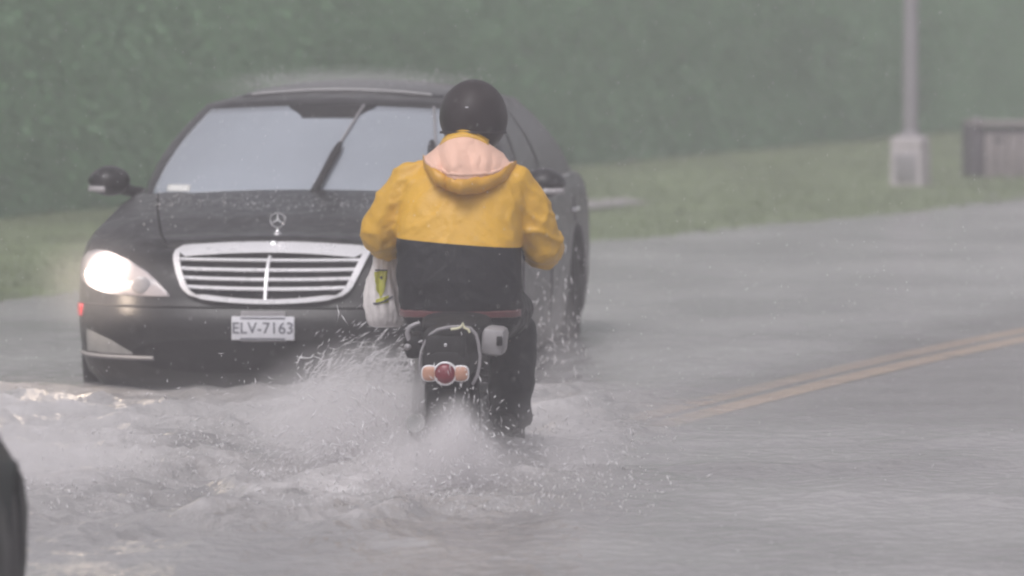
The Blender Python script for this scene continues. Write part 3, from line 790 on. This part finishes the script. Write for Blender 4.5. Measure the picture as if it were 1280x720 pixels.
# tail lamp cluster
Ml = Matrix.Translation((0, -.305, .585)) @ Matrix.Rotation(R(90), 4, 'X')
mb = MB(); mb.lathe([(.030, -.03), (.044, -.02), (.045, .016), (.040, .021), (.0375, .016)], Ml, 28); tl = mb.build('tail_light', M['chromeframe'], moped)
mb = MB(); mb.lathe([(.0385, .008), (.037, .018), (.028, .026), (.014, .031), (.001, .032)], Ml, 28); mb.build('lens', M['redlens'], tl)
for sg in (-1, 1):
    mb = MB()
    rows = []
    for r_, z_ in ((.028, -.02), (.031, .0), (.031, .010), (.0275, .014)):
        rows.append([Ml @ Vector((sg * .058 + 1.0 * r_ * math.copysign(abs(cos(t)) ** .7, cos(t)), r_ * 1.0 * math.copysign(abs(sin(t)) ** .7, sin(t)), z_)) for t in [2 * pi * k / 24 for k in range(24)]])
    mb.loft(rows); ind = mb.build('indicator', M['chromeframe'], moped)
    mb = MB(); rows = []
    for r_, z_ in ((.0275, .008), (.0265, .015), (.018, .021), (.004, .023)):
        rows.append([Ml @ Vector((sg * .058 + r_ * math.copysign(abs(cos(t)) ** .7, cos(t)), r_ * math.copysign(abs(sin(t)) ** .7, sin(t)), z_)) for t in [2 * pi * k / 24 for k in range(24)]])
    mb.loft(rows); mb.build('lens', M['amber'], ind)
mb = MB(); mb.box((0, -.285, .68), (.15, .02, .09), bev=.012); mb.build('number_plate_holder', M['blackplastic'], moped)
mb = MB(); mb.box((0, -.298, .69), (.012, .006, .012), bev=.002); mb.build('bolt', M['chrome'], moped)
# carrier hoop
def hz(py): return HW - (py + 106) / (F / 25.25) + .18
def hx(px): return (px - 640) / (F / 25.25) - BIKE.x + .27 * sin(BIKE_A)
mb = MB(); hp_ = [(531, 480), (526, 470), (524, 455), (526, 440), (531, 428), (538, 418), (547, 412), (560, 409), (576, 408), (588, 410), (595, 418), (598, 430), (600, 445), (599, 458), (596, 470), (590, 481)]
mb.tube([Vector((hx(a_), -.27 + .02 * abs(i - 7.5) / 7.5, hz(b_))) for i, (a_, b_) in enumerate(hp_)], .0068, 8); mb.build('carrier_hoop', M['galv'], moped)
mb = MB(); mb.tube([Vector((hx(a_), -.29, hz(b_))) for a_, b_ in ((564, 411), (572, 410), (577, 408), (579, 403), (581, 409), (586, 411), (588, 415))], .005, 6); mb.build('bungee_cord', M['cord'], moped)
# grey side pieces
mb = MB(); mb.box((.165, -.10, .695), (.085, .20, .105), Matrix.Rotation(R(6), 3, 'Y'), bev=.022); mb.build('side_box', M['greyplastic'], moped)
mb = MB(); mb.box((.192, -.205, .70), (.022, .012, .035), bev=.004); mb.build('latch', M['blackplastic'], moped)
mb = MB(); mb.box((-.135, -.06, .675), (.07, .22, .09), Matrix.Rotation(R(-8), 3, 'Y'), bev=.022); mb.build('side_box', M['blackplastic'], moped)
mb = MB(); mb.tube([Vector((hx(a_), -.16, hz(b_))) for a_, b_ in ((540, 425), (520, 430), (512, 434), (507, 428), (505, 418), (508, 411), (516, 407), (521, 406))], [.006, .007, .008, .010, .010, .009, .008, .006], 8)
mb.ell(Vector((hx(506), -.16, hz(436))), (.016, .02, .014), 12, 8); mb.build('grab_handle', M['galv'], moped)
# seat, frame, engine, fork, bars
mb = MB(); rows = []
for y, z, hw, hh in ((-.16, .735, .06, .02), (-.13, .745, .10, .032), (.05, .75, .125, .04), (.3, .74, .14, .045), (.5, .735, .11, .045), (.6, .74, .06, .03)):
    rows.append([Vector((hw * math.copysign(abs(cos(t)) ** .7, cos(t)), y, z + hh * math.copysign(abs(sin(t)) ** .7, sin(t)))) for t in [2 * pi * k / 20 for k in range(20)]])
mb.loft(rows); mb.build('seat', M['blackplastic'], moped)
mb = MB(); mb.tube([(0, -.1, .62), (0, .3, .60), (0, .62, .55), (0, .85, .60), (0, 1.0, .85)], [.03, .035, .04, .035, .03], 10)
for sg in (-1, 1):
    mb.tube([(sg * .075, 0, .285), (sg * .07, .28, .36), (sg * .06, .45, .40)], .02, 8); mb.tube([(sg * .085, -.02, .30), (sg * .085, -.06, .62)], [.024, .016], 8)
    mb.tube([(sg * .06, 1.22, .285), (sg * .06, 1.1, .60), (sg * .05, 1.0, .92)], .018, 8)
mb.build('frame', M['blackplastic'], moped)
mb = MB(); mb.box((0, .48, .36), (.18, .26, .2), bev=.04)
for k in range(5): mb.box((0, .60 + .02 * k, .42), (.15, .008, .13))
mb.build('engine', M['metal'], moped)
mb = MB(); mb.tube([(-.06, .6, .33), (-.11, .45, .25), (-.12, .2, .29), (-.125, .0, .34), (-.125, -.18, .39)], [.016, .018, .03, .038, .036], 12); mb.build('exhaust', M['metal'], moped)
mb = MB(); mb.tube([(-.28, .93, .985), (-.20, .99, 1.0), (0, 1.02, .93), (.20, .99, 1.0), (.26, .93, .985)], .012, 8); bars = mb.build('handlebar', M['chrome'], moped)
for sg in (-1, 1):
    mb = MB(); mb.tube([(sg * .34 - .012, .885, .98), (sg * .25 - .012, .945, .988)], .018, 10); mb.build('grip', M['rubber'], bars)
mb = MB(); mb.ell((0, 1.09, .86), (.085, .07, .085)); mb.build('headlight', M['lampglass'], moped)
for sg in (-1, 1):
    mb = MB(); mb.grid(lambda u, v: Vector((sg * (.06 + .13 * sin(pi * .5 * u)), .92 + .10 * cos(pi * u * .5) - .05 * v, .25 + .5 * v)), 8, 8); solid(mb.build('leg_shield', M['blackplastic'], moped), .006)
mb = MB(); mb.tube([(-.2, .55, .305), (.2, .55, .305)], .013, 8); mb.build('foot_peg', M['rubber'], moped)

# ------------------------------------------------------------------ rider
person = thing('person', 'moped rider from behind in a yellow and black rain jacket and dark helmet', 'person', BIKE, -BIKE_A)
def ring(c, rx, ry, n=28, tilt=0, sq=.85):
    return [Vector((c[0] + rx * math.copysign(abs(cos(t)) ** sq, cos(t)), c[1] + ry * math.copysign(abs(sin(t)) ** sq, sin(t)) , c[2] + tilt * sin(t))) for t in [2 * pi * k / n for k in range(n)]]
LEL, REL = Vector((-.315, .43, 1.075)), Vector((.290, .46, 1.03))
LSH, RSH = Vector((-.185, .43, 1.265)), Vector((.185, .43, 1.26))
LWR, RWR = Vector((-.310, .84, 1.0)), Vector((.285, .85, .995))
# body: one continuous skin-modifier figure under the clothes, with head, hands, feet
def make_body():
    V = []; E = []; Rr = []
    def p(co, r, par=None):
        V.append(tuple(co)); Rr.append(r)
        if par is not None: E.append((par, len(V) - 1))
        return len(V) - 1
    pel = p((0, .34, .86), (.11, .08)); ab = p((0, .33, 1.0), (.125, .10), pel); ch = p((0, .39, 1.2), (.14, .10), ab); nk = p((0, .45, 1.35), (.055, .055), ch)
    h0 = p((.015, .475, 1.44), (.065, .075), nk); h1 = p((.025, .495, 1.52), (.075, .09), h0); h2 = p((.028, .495, 1.59), (.055, .065), h1)
    for sg, S_, E_, W_ in ((-1, LSH, LEL, LWR), (1, RSH, REL, RWR)):
        a = p(S_, (.055, .055), ch); b = p(E_, (.042, .042), a); c = p(W_, (.028, .028), b)
        hb = p(W_ + Vector((0, .055, .0)), (.030, .02), c)
        hx_, hy_ = W_.x, W_.y
        for k in range(4):
            kx = hx_ - sg * .030 + sg * .02 * k
            L_ = (.9, 1, .95, .8)[k]
            f1 = p((kx, hy_ + .095, 1.012), .009, hb); f2 = p((kx, hy_ + .095 + .03 * L_, .995), .0085, f1); f3 = p((kx, hy_ + .085 + .02 * L_, .968), .008, f2)
        t1 = p((hx_ - sg * .045, hy_ + .07, .985), .010, hb); p((hx_ - sg * .055, hy_ + .09, .962), .008, t1)
        hip = p((sg * .09, .38, .79), (.06, .06), pel); kn = p((sg * .15, .78, .75), (.04, .04), hip); an = p((sg * .155, .50, .37), (.036, .036), kn); ft = p((sg * .155, .68, .325), (.035, .025), an)
    me = bpy.data.meshes.new('body'); me.from_pydata(V, E, []); o = bpy.data.objects.new('body', me); COL.objects.link(o); o.parent = person
    o.modifiers.new('sk', 'SKIN')
    sv = me.skin_vertices[0].data
    for i, r in enumerate(Rr): sv[i].radius = r if isinstance(r, tuple) else (r, r)
    sv[0].use_root = True
    sb = o.modifiers.new('sub', 'SUBSURF'); sb.levels = 1; sb.render_levels = 1
    applymods(o); o.data.materials.clear(); o.data.materials.append(M['skin']); o.data.shade_smooth(); return o
make_body()
# jacket
def torso_rings():
    T = [(.735, 0, .33, .215, .17), (.80, 0, .325, .228, .18), (.90, -.008, .32, .235, .18), (1.0, -.012, .335, .232, .17), (1.10, -.01, .36, .237, .16), (1.20, -.002, .39, .238, .15), (1.27, .004, .415, .222, .135), (1.325, .004, .435, .175, .115), (1.365, .004, .45, .115, .095), (1.40, .004, .46, .085, .085)]
    return [ring((x, y, z), rx, ry) for z, x, y, rx, ry in T]
mb = MB(); mb.loft(torso_rings())
def sleeve(S_, E_, W_, sg):
    pts = [S_ + Vector((-sg * .05, 0, .01)), S_, S_.lerp(E_, .35) + Vector((sg * .015, -.005, .0)), S_.lerp(E_, .75) + Vector((sg * .012, -.01, 0)), E_, E_.lerp(W_, .25) + Vector((0, .0, -.012)), E_.lerp(W_, .6), W_]
    mb.tube(pts, [.075, .082, .082, .078, .078, .074, .062, .048], 20)
sleeve(LSH, LEL, LWR, -1); sleeve(RSH, REL, RWR, 1)
jk = remesh(mb.build('jacket', [M['yellow'], M['blackcloth']], person), .011, 5)
def seg_d(p, a, b):
    ab = b - a; t = min(1, max(0, (p - a).dot(ab) / ab.dot(ab))); return (p - a - ab * t).length
def wrinkle(o, amp, arms=True):
    me = o.data; nor = [v.normal.copy() for v in me.vertices]
    for v, n_ in zip(me.vertices, nor):
        p = v.co
        da = min(seg_d(p, LSH, LEL), seg_d(p, RSH, REL), seg_d(p, LEL, LWR), seg_d(p, REL, RWR)) if arms else 1
        # diagonal pulls radiating from the armpits and folds round the sleeve
        q = Vector((p.x * 4.5 + p.z * 3 * (1 if p.x < 0 else -1), p.y * 3, p.z * 9 + abs(p.x) * 9))
        r_ = 1 - abs(noise.noise(q)) * 2
        k = 1.5 if da < .1 else .75
        if p.z < 1.0 and da > .1: k = .8
        cr1 = max(0, 1 - abs(noise.noise(q * 1.15 + Vector((7, 2, 5)))) * 4.5) ** 1.6
        q2 = Vector((p.x * 9 - p.z * 6 * (1 if p.x < 0 else -1), p.y * 5, p.z * 15 + abs(p.x) * 6))
        cr2 = max(0, 1 - abs(noise.noise(q2)) * 5) ** 1.5
        v.co = p + n_ * amp * k * (r_ * .7 + 1.1 * cr1 + .6 * cr2 + .3 * noise.noise(p * 24))
wrinkle(jk, .0062)
bm_ = bmesh.new(); bm_.from_mesh(jk.data); bmesh.ops.bisect_plane(bm_, geom=list(bm_.verts) + list(bm_.edges) + list(bm_.faces), plane_co=(0, 0, 1.04), plane_no=Vector((.075, .0, 1)).normalized()); bm_.to_mesh(jk.data); bm_.free(); jk.data.shade_smooth()
me = jk.data; me.materials.clear(); me.materials.append(M['yellow']); me.materials.append(M['blackcloth'])
for po in me.polygons:
    c = po.center
    dl = min(seg_d(c, LSH, LEL) , seg_d(c, LEL, LWR)); dr = min(seg_d(c, RSH, REL), seg_d(c, REL, RWR))
    lim = 1.040 - .075 * c.x
    arm = (dl < .098 and c.x < -.232) or (dr < .098 and c.x > .226)
    po.material_index = 1 if (c.z < lim and not arm) else 0
# piping seam where the two fabrics meet is left to the colour break; hem band
mb = MB(); mb.loft([ring((0, .325, z), rx, ry) for z, rx, ry in ((.775, .218, .172), (.79, .228, .18), (.80, .230, .181), (.805, .222, .174))]); mb.build('shirt_hem', M['redcloth'], person) if False else None
mb = MB(); rows = []
for k in range(25):
    t = lerp(pi * 1.07, pi * 1.93, k / 24); wv = .004 * noise.noise(Vector((k * .5, 0, 0)))
    rows.append([Vector((.236 * math.copysign(abs(cos(t)) ** .85, cos(t)), .325 - .186 * abs(sin(t)) ** .85 + o_[0] + wv, o_[1] + wv)) for o_ in ((.012, .762), (-.002, .765), (-.004, .785), (.01, .79))])
mb.loft(rows); mb.build('shirt_hem', M['redcloth'], person)
# trousers
mb = MB(); mb.loft([ring((0, .33, z), rx, ry) for z, rx, ry in ((.70, .17, .15), (.74, .20, .17), (.79, .205, .165), (.83, .19, .15))])
for sg in (-1, 1):
    mb.tube([(sg * .09, .28, .76), (sg * .12, .5, .765), (sg * .150, .78, .755), (sg * .150, .83, .70), (sg * .145 + .02, .70, .56), (sg * .145 + .02, .56, .42), (sg * .145 + .02, .52, .35)], [.11, .105, .088, .088, .085, .082, .086], 20)
tr = remesh(mb.build('trousers', M['trouser'], person), .012, 4)
for v, n_ in zip(tr.data.vertices, [v.normal.copy() for v in tr.data.vertices]):
    p = v.co; v.co = p + n_ * .008 * (1 - 2 * abs(noise.noise(Vector((p.x * 6, p.y * 9, p.z * 13)))))
tr.data.materials.clear(); tr.data.materials.append(M['trouser'])
for sg in (-1, 1):
    mb = MB(); rows = []
    for y, z, hw, hh in ((.44, .35, .025, .025), (.455, .345, .038, .04), (.52, .35, .042, .055), (.62, .335, .045, .04), (.70, .325, .045, .03), (.745, .32, .025, .02)):
        rows.append([Vector((sg * .155 + hw * cos(t), y, z + hh * sin(t))) for t in [2 * pi * k / 16 for k in range(16)]])
    mb.loft(rows); mb.build('shoe', M['shoe'], person)
# helmet: tilted a little forward
mb = MB(); HC = Vector((.030, .50, 1.505)); Mh = Matrix.Rotation(R(-6), 3, 'X')
def hfn(p):
    q = p.copy()
    if q.z < 0: 
        q.x *= 1 - .16 * (-q.z) ** 1.3; q.y *= 1 - .10 * (-q.z)
    if q.z < -.72: q.z = -.72 - (q.z + .72) * .5
    return q
def hfn2(p):
    q = hfn(p)
    return q
mb.ell(HC, (.131, .155, .150), 40, 28, M=Mh, fn=hfn2); hel = mb.build('helmet', M['helmet'], person)
mb = MB(); mb.grid(lambda u, v: HC + Mh @ (lambda ph, z: Vector((.133 * sin(ph) * math.sqrt(1 - z * z), .158 * cos(ph) * math.sqrt(1 - z * z), .15 * z)))(lerp(-1.2, 1.2, u), lerp(-.35, .40, v)), 20, 8); solid(mb.build('visor', M['visor'], hel), .003)
mb = MB(); mb.tube([HC + Mh @ (Vector((.133 * .93 * sin(ph), -.157 * .95 * cos(ph), -.052 - .012 * cos(ph)))) for ph in [lerp(-1.5, 1.5, k / 24) for k in range(25)]], .006, 6); mb.build('helmet_rim', M['helmet'], hel)
mb = MB(); mb.box(HC + Mh @ Vector((-.012, -.153, .032)), (.012, .003, .005), bev=.001); mb.build('white_mark', M['white'], hel)  # small white mark on the back of the shell
# hood lying open on the shoulders
def ax_(px): return (px - 640) / (F / 25.75) - BIKE.x - .3 * sin(BIKE_A)
def az_(py): return HW - (py + 106) / (F / 25.75) + .18
rim = [(524, 199), (532, 208), (545, 219), (560, 226), (580, 231), (600, 230), (618, 225), (632, 217), (643, 206)]
top = [(540, 190), (545, 183), (552, 176), (562, 168), (578, 163), (594, 167), (606, 176), (616, 186), (626, 196)]
def crv(tab, u):
    k = u * (len(tab) - 1); i = min(int(k), len(tab) - 2); t = k - i
    a = Vector(tab[i]); b = Vector(tab[i + 1]); p0 = Vector(tab[max(i - 1, 0)]); p3 = Vector(tab[min(i + 2, len(tab) - 1)])
    return .5 * ((2 * a) + (b - p0) * t + (2 * p0 - 5 * a + 4 * b - p3) * t * t + (3 * a - p0 - 3 * b + p3) * t ** 3)
def hoodp(u, v, off=0, lo=0.0):
    "v 0 lower rim .. 1 nape"
    a = crv(rim, u); b = crv(top, u); c = a.lerp(b, v); k = 1 - (2 * u - 1) ** 2
    y = lerp(.285, .20, cos(pi * .5 * min(1, v)) ** .7 * k ** .7) + .12 * (1 - k) + .07 * v * v
    x_, z_ = ax_(c.x), az_(c.y)
    y += .022 * (.6 - 2 * abs(noise.noise(Vector((x_ * 11 + z_ * 5, z_ * 6, 1.3))))) + .007 * (1 - 2 * abs(noise.noise(Vector((x_ * 26, z_ * 22, 2))))) + .003 * noise.noise(Vector((x_ * 30, z_ * 20, 4)))
    return Vector((x_, y + off, z_))
mb = MB(); mb.grid(lambda u, v: hoodp(lerp(.04, .95, u), lerp(.10 + .07 * noise.noise(Vector((u * 7, 3, 1))), .90, v)), 60, 30)
solid(mb.build('hood_lining', M['pink'], person), .006, 1)
mb = MB(); mb.grid(lambda u, v: hoodp(lerp(.2, .76, u), lerp(.86, 1.04, v), -.004 + .02 * v), 20, 5); solid(mb.build('hood_peak', M['yellow'], person), .006, 1)
mb = MB(); rows = []
for k in range(41):
    u = k / 40; kk = 1 - (2 * u - 1) ** 2; p = hoodp(u, .02, -.004)
    r1_ = .011 + .021 * kk ** .6; wv = 1 + .30 * noise.noise(Vector((u * 13, 0, 0))) + .16 * noise.noise(Vector((u * 34, 0, 0)))
    rows.append([p + Vector((0, -.028 * (kk ** .5 + .2) * wv * sin(t) + .012, -.006 * kk + r1_ * wv * cos(t) + .004 * noise.noise(Vector((u * 26, cos(t) * 1.5, sin(t)))))) for t in [2 * pi * q / 14 for q in range(14)]])
mb.loft(rows); mb.build('hood', M['orange'], person)
# small pink edge where the lining folds over
mb = MB(); mb.tube([hoodp(lerp(.02, .98, k / 40), .20 + .06 * noise.noise(Vector((k * .35, 3, 0))), -.006) for k in range(41)], [.007 + .004 * noise.noise(Vector((k * .6, 1, 1))) for k in range(41)], 8); mb.build('lining_fold', M['pink'], person)

# ------------------------------------------------------------------ carrier bag hanging from the left grip
def bgx(px): return (px - 640) / (F / 26.15) 
def bgz(py): return HW - (py + 106) / (F / 26.15)
bgo = Vector((bgx(480), 26.15, bgz(408)))
mb = MB(); prof = [(409, 468, 496, .03), (406, 461, 503, .05), (398, 458, 507, .062), (390, 457, 508, .068), (382, 455, 507, .07), (374, 455, 505, .068), (366, 456, 504, .064), (358, 457, 502, .058), (350, 459, 500, .05), (343, 462, 498, .042), (336, 464, 497, .034), (329, 466, 496, .024), (322, 467, 496, .016), (316, 468, 495, .010)]
rows = []
for i, (py, xa, xb, dp_) in enumerate(prof):
    c = (bgx(xa) + bgx(xb)) / 2 - bgo.x; hw = (bgx(xb) - bgx(xa)) / 2; z = bgz(py) - bgo.z; r_ = []
    for k in range(64):
        t = 2 * pi * k / 64; f_ = .97 + .10 * noise.noise(Vector((cos(t) * 2.2, sin(t) * 2.2, z * 7))) + .20 * (.5 - abs(noise.noise(Vector((cos(t) * 3.2 + z * 3, sin(t) * 3.2, z * 4 + 9))) * 2)) + .10 * (1 - 2 * abs(noise.noise(Vector((cos(t) * 7 + z * 9, sin(t) * 7, z * 14)))))
        r_.append(Vector((c + hw * f_ * .95 * cos(t), dp_ * f_ * sin(t), z)))
    rows.append(r_)
mb.loft(rows)
bag = mb.build('carrier_bag', M['bag'], ang=None)
bag.location = bgo
tag(bag, 'white plastic carrier bag with yellow-green print hanging beside the rider', 'bag')
bv2 = BVHTree.FromPolygons([tuple(v.co) for v in bag.data.vertices], [tuple(p.vertices) for p in bag.data.polygons])
def bagp(px, py, off=.004):
    h = bv2.ray_cast(Vector((bgx(px) - bgo.x, -1, bgz(py) - bgo.z)), Vector((0, 1, 0)))
    return (h[0] if h[0] else Vector((bgx(px) - bgo.x, -.05, bgz(py) - bgo.z))) + Vector((0, -off, 0))
mb = MB(); mb.grid(lambda u, v: (lambda k: bagp(476 + k * lerp(4, 8.5, v ** .6) + 1.5 * noise.noise(Vector((u * 3, v * 4, 0))), lerp(371 - 7 * abs(k), 338 - 1.5 * k, v)))(2 * u - 1), 14, 14); solid(mb.build('print', M['lime'], bag), .0015)
mb = MB(); mb.grid(lambda u, v: bagp(lerp(470, 486, u), lerp(379 - 2 * u, 373 - 5 * u, v), .004), 8, 3); solid(mb.build('print', M['lime'], bag), .0015)
mb = MB()
c = bagp(476.5, 346, .008); mb.ell(c, (.005, .003, .006), 10, 6); mb.build('print_mark', M['ink'], bag); mb = MB()
mb.tube([bagp(lerp(469, 484, k / 10), 337, .006) for k in range(11)], .0028, 5); mb.build('print_mark', M['ink'], bag); mb = MB()
mb.tube([bagp(lerp(467, 491, k / 12), 378 - 9 * (k / 12) ** 2, .005) for k in range(13)], .0035, 5)
mb.build('print_mark', M['ink'], bag)
mb = MB(); mb.tube([Vector((.0, .0, bgz(314) - bgo.z)), Vector((-.004, .02, bgz(306) - bgo.z)), Vector((-.002, .08, bgz(300) - bgo.z))], [.012, .008, .006], 8); mb.build('handle', M['bag'], bag)

# ------------------------------------------------------------------ spray
def mist_mat(name, dens, scale, thr0, thr1, seed=0, col=(.97, .95, .96), power=1.0, low=0.0):
    m = bpy.data.materials.new(name); m.use_nodes = True; N = m.node_tree; N.nodes.clear()
    out = N.nodes.new('ShaderNodeOutputMaterial'); pv = N.nodes.new('ShaderNodeVolumePrincipled')
    pv.inputs['Color'].default_value = (*col, 1); pv.inputs['Anisotropy'].default_value = .1
    tc = N.nodes.new('ShaderNodeTexCoord'); mp = N.nodes.new('ShaderNodeMapping'); mp.inputs['Location'].default_value = (-1, -1, -1); mp.inputs['Scale'].default_value = (2, 2, 2)
    N.links.new(tc.outputs['Generated'], mp.inputs[0])
    ln = N.nodes.new('ShaderNodeVectorMath'); ln.operation = 'LENGTH'; N.links.new(mp.outputs[0], ln.inputs[0])
    fr = N.nodes.new('ShaderNodeMapRange'); fr.interpolation_type = 'SMOOTHSTEP'; fr.inputs['From Min'].default_value = 1.0; fr.inputs['From Max'].default_value = .15
    N.links.new(ln.outputs['Value'], fr.inputs[0])
    no = N.nodes.new('ShaderNodeTexNoise'); no.noise_dimensions = '4D'; no.inputs['W'].default_value = seed; no.inputs['Scale'].default_value = scale; no.inputs['Detail'].default_value = 4; no.inputs['Roughness'].default_value = .6
    N.links.new(tc.outputs['Object'], no.inputs['Vector'])
    nr = N.nodes.new('ShaderNodeMapRange'); nr.inputs['From Min'].default_value = thr0; nr.inputs['From Max'].default_value = thr1; nr.inputs['To Min'].default_value = low; N.links.new(no.outputs['Fac'], nr.inputs[0])
    a = N.nodes.new('ShaderNodeMath'); a.operation = 'MULTIPLY'; N.links.new(fr.outputs[0], a.inputs[0]); N.links.new(nr.outputs[0], a.inputs[1])
    b = N.nodes.new('ShaderNodeMath'); b.operation = 'MULTIPLY'; b.inputs[1].default_value = dens; N.links.new(a.outputs[0], b.inputs[0])
    N.links.new(b.outputs[0], pv.inputs['Density']); N.links.new(pv.outputs[0], out.inputs['Volume'])
    return m
def mist(label, c, r, dens, scale=3.5, t0=.35, t1=.7, seed=0, low=0.0, rot=0):
    mb = MB(); mb.ell((0, 0, 0), r, 20, 12)
    o = mb.build('water_spray', mist_mat('spray_mist', dens, scale, t0, t1, seed, low=low)); o.location = c; o.rotation_euler = (0, 0, rot)
    tag(o, label, 'spray', kind='stuff'); return o
MISTS = [
    ('added mist making a glow around the headlight of the black car', NOSE + Vector((-.72, -.15, .66)), (.36, .26, .28), .9, 4, .1, .6, 9, .5),  # added volume that gives the headlight its halo
    ('dense spray hiding the wheels of the moped at the water', at(550, 585, 24.85), (.42, .30, .20), 8.0, 5, .38, .58, 8, .3),
    ('white plume of water thrown up behind the rear wheel of the moped', at(568, 575, 24.9), (.19, .26, .27), 11.0, 7, .30, .6, 1, .3),
    ('narrow jet of white water shooting up behind the moped wheel', at(572, 560, 24.75), (.075, .10, .22), 15, 9, .25, .55, 10, .4),
    ('low white spray around the left side of the moped', at(462, 530, 25.7), (.56, .7, .36), 7.5, 6.0, .42, .60, 2, .1),
    ('low white spray around the right side of the moped', at(705, 560, 25.5), (.34, .5, .24), 3.6, 3.6, .33, .68, 3, .1),
    ('spray hanging over the churned water at the left edge', at(60, 570, 25.0), (.55, .9, .28), 3.0, 3.4, .40, .68, 4, .1),
    ('spray thrown up beside the front wheel of the black car', at(695, 430, 30.5), (.16, .7, .34), .5, 4, .35, .68, 5, .1),
    ('thin mist over the water in front of the black car', at(330, 525, 27.4), (1.5, 1.3, .20), .45, 2.4, .30, .70, 6, .15),
    ('thin veil of rain spray bouncing off the roof of the black car', at(430, 108, 32.7), (.80, 1.2, .12), .8, 4, .3, .75, 7, .2),
]
for a_ in MISTS: mist(a_[0], a_[1], a_[2], a_[3], a_[4], a_[5], a_[6], a_[7], a_[8])

dr_m = mat('water_droplets', (.66, .645, .66), .3, var=.08, vscale=20)
def drops(name, label, n, src, vel, spread, seed, size=(.0025, .007), stretch=(1.5, 7), tmax=.35):
    rg = random.Random(seed); mb = MB()
    for i in range(n):
        p = Vector(src(rg)); v = Vector(vel(rg, p)); t = rg.random() ** .8 * tmax
        q = p + v * t + Vector((0, 0, -4.9 * t * t)); vv = v + Vector((0, 0, -9.8 * t))
        if q.z < .0: continue
        r_ = rg.uniform(*size) * (.6 + .4 * rg.random()); l = r_ * rg.uniform(*stretch); d = vv.normalized() * l
        a = d.orthogonal().normalized() * r_; b = d.cross(a).normalized() * r_
        bend = Vector((rg.gauss(0, .25), 0, rg.gauss(0, .25))) * l * .6
        o = len(mb.v); mb.v += [q - d, q + a + bend, q + b + bend, q - a + bend, q - b + bend, q + d]
        for k in range(4):
            k2 = (k + 1) % 4; mb.f += [(o, o + 1 + k2, o + 1 + k), (o + 5, o + 1 + k, o + 1 + k2)]; mb.m += [0, 0]
    ob = mb.build(name, dr_m, doubles=False, fixn=False, ang=None); tag(ob, label, 'water drops', kind='stuff')
car_mat = Matrix.Translation(NOSE) @ Matrix.Rotation(-AX, 4, 'Z')
G = lambda rg, s: rg.gauss(0, s)
drops('water_drops', 'streaks of water flying up in front of the black car, left of the moped', 3600,
      lambda rg: at(rg.uniform(330, 480), 560, 26.6) + Vector((0, rg.uniform(-.3, 2.0), 0)), lambda rg, p: (1.1 + G(rg, .35), .4, 1.7 + G(rg, .6)), 0, 11, (.0014, .0040), (3, 14), .28)
drops('water_drops', 'drops thrown up along the side of the black car, right of the rider', 200,
      lambda rg: at(rg.uniform(655, 722), 500, 30.0) + Vector((0, rg.uniform(-.2, .9), 0)), lambda rg, p: (.05 + G(rg, .12), .0, 2.6 + G(rg, .6)), 0, 12, (.0016, .0045), (2, 8), .5)
drops('water_drops', 'ragged drops flung out low on the left of the moped', 1800,
      lambda rg: at(rg.uniform(420, 530), 590, 25.4) + Vector((0, rg.uniform(-.3, .8), 0)), lambda rg, p: (-.5 + G(rg, .6), .1, 1.5 + G(rg, .6)), 0, 16, (.0014, .0045), (2, 11), .33)
drops('water_drops', 'drops in the plume behind the moped wheel', 700,
      lambda rg: at(572 + G(rg, 12), 590, 25.0) + Vector((0, rg.uniform(-.2, .2), 0)), lambda rg, p: (G(rg, .3), -.4, 1.6 + G(rg, .6)), 0, 13, (.0012, .004), (2, 8), .35)
drops('water_drops', 'drops splashing over the churned water around the moped', 4200,
      lambda rg: Vector((rg.uniform(-2.0, .5) if rg.random() < .5 else -.3 + G(rg, .35), rg.uniform(23.6, 26.8), 0)), lambda rg, p: (G(rg, .4), G(rg, .3), .8 + abs(G(rg, .7))), 0, 14, (.0012, .0048), (1, 5), .25)
drops('water_drops', 'rain drops bouncing off the bonnet and roof of the black car', 1600,
      lambda rg: car_mat @ (Vector((rg.uniform(-.55, .55), rg.uniform(2.3, 3.9), 1.47)) if rg.random() < .55 else Vector((rg.uniform(-.65, .65), rg.uniform(.5, 1.4), .96))), lambda rg, p: (G(rg, .3), G(rg, .3), .5 + abs(G(rg, .35))), 0, 15, (.0015, .0035), (1, 3), .2)

mb = MB(); rg = random.Random(21)
for i in range(9000):
    d_ = rg.uniform(13, 42); q = Vector((rg.uniform(-.085, .085) * d_, d_, rg.uniform(.05, 3.4))); r_ = rg.uniform(.0008, .0015)
    mb.add([q + Vector(k) * r_ for k in ((0, 0, 3), (1, 0, 0), (0, 1, 0), (-1, 0, 0), (0, -1, 0), (0, 0, -3))], [(0, 1, 2), (0, 2, 3), (0, 3, 4), (0, 4, 1), (5, 2, 1), (5, 3, 2), (5, 4, 3), (5, 1, 4)])
tag(mb.build('rain', dr_m, doubles=False, fixn=False, ang=None), 'rain drops falling through the air over the road', 'rain', kind='stuff')

# ------------------------------------------------------------------ rain haze
mb = MB(); mb.box((0, 66, 3.4), (180, 176, 9.8))
hz_ = mb.build('haze', [], smooth=False); tag(hz_, 'grey veil of heavy rain over the flooded road', 'haze', kind='stuff')
m = bpy.data.materials.new('rain_haze'); m.use_nodes = True; N = m.node_tree; N.nodes.clear()
out = N.nodes.new('ShaderNodeOutputMaterial'); pv = N.nodes.new('ShaderNodeVolumePrincipled')
pv.inputs['Color'].default_value = (.965, .945, .975, 1); pv.inputs['Density'].default_value = .0056; pv.inputs['Anisotropy'].default_value = 0.0
N.links.new(pv.outputs[0], out.inputs['Volume']); m.cycles.homogeneous_volume = True
hz_.data.materials.append(m)
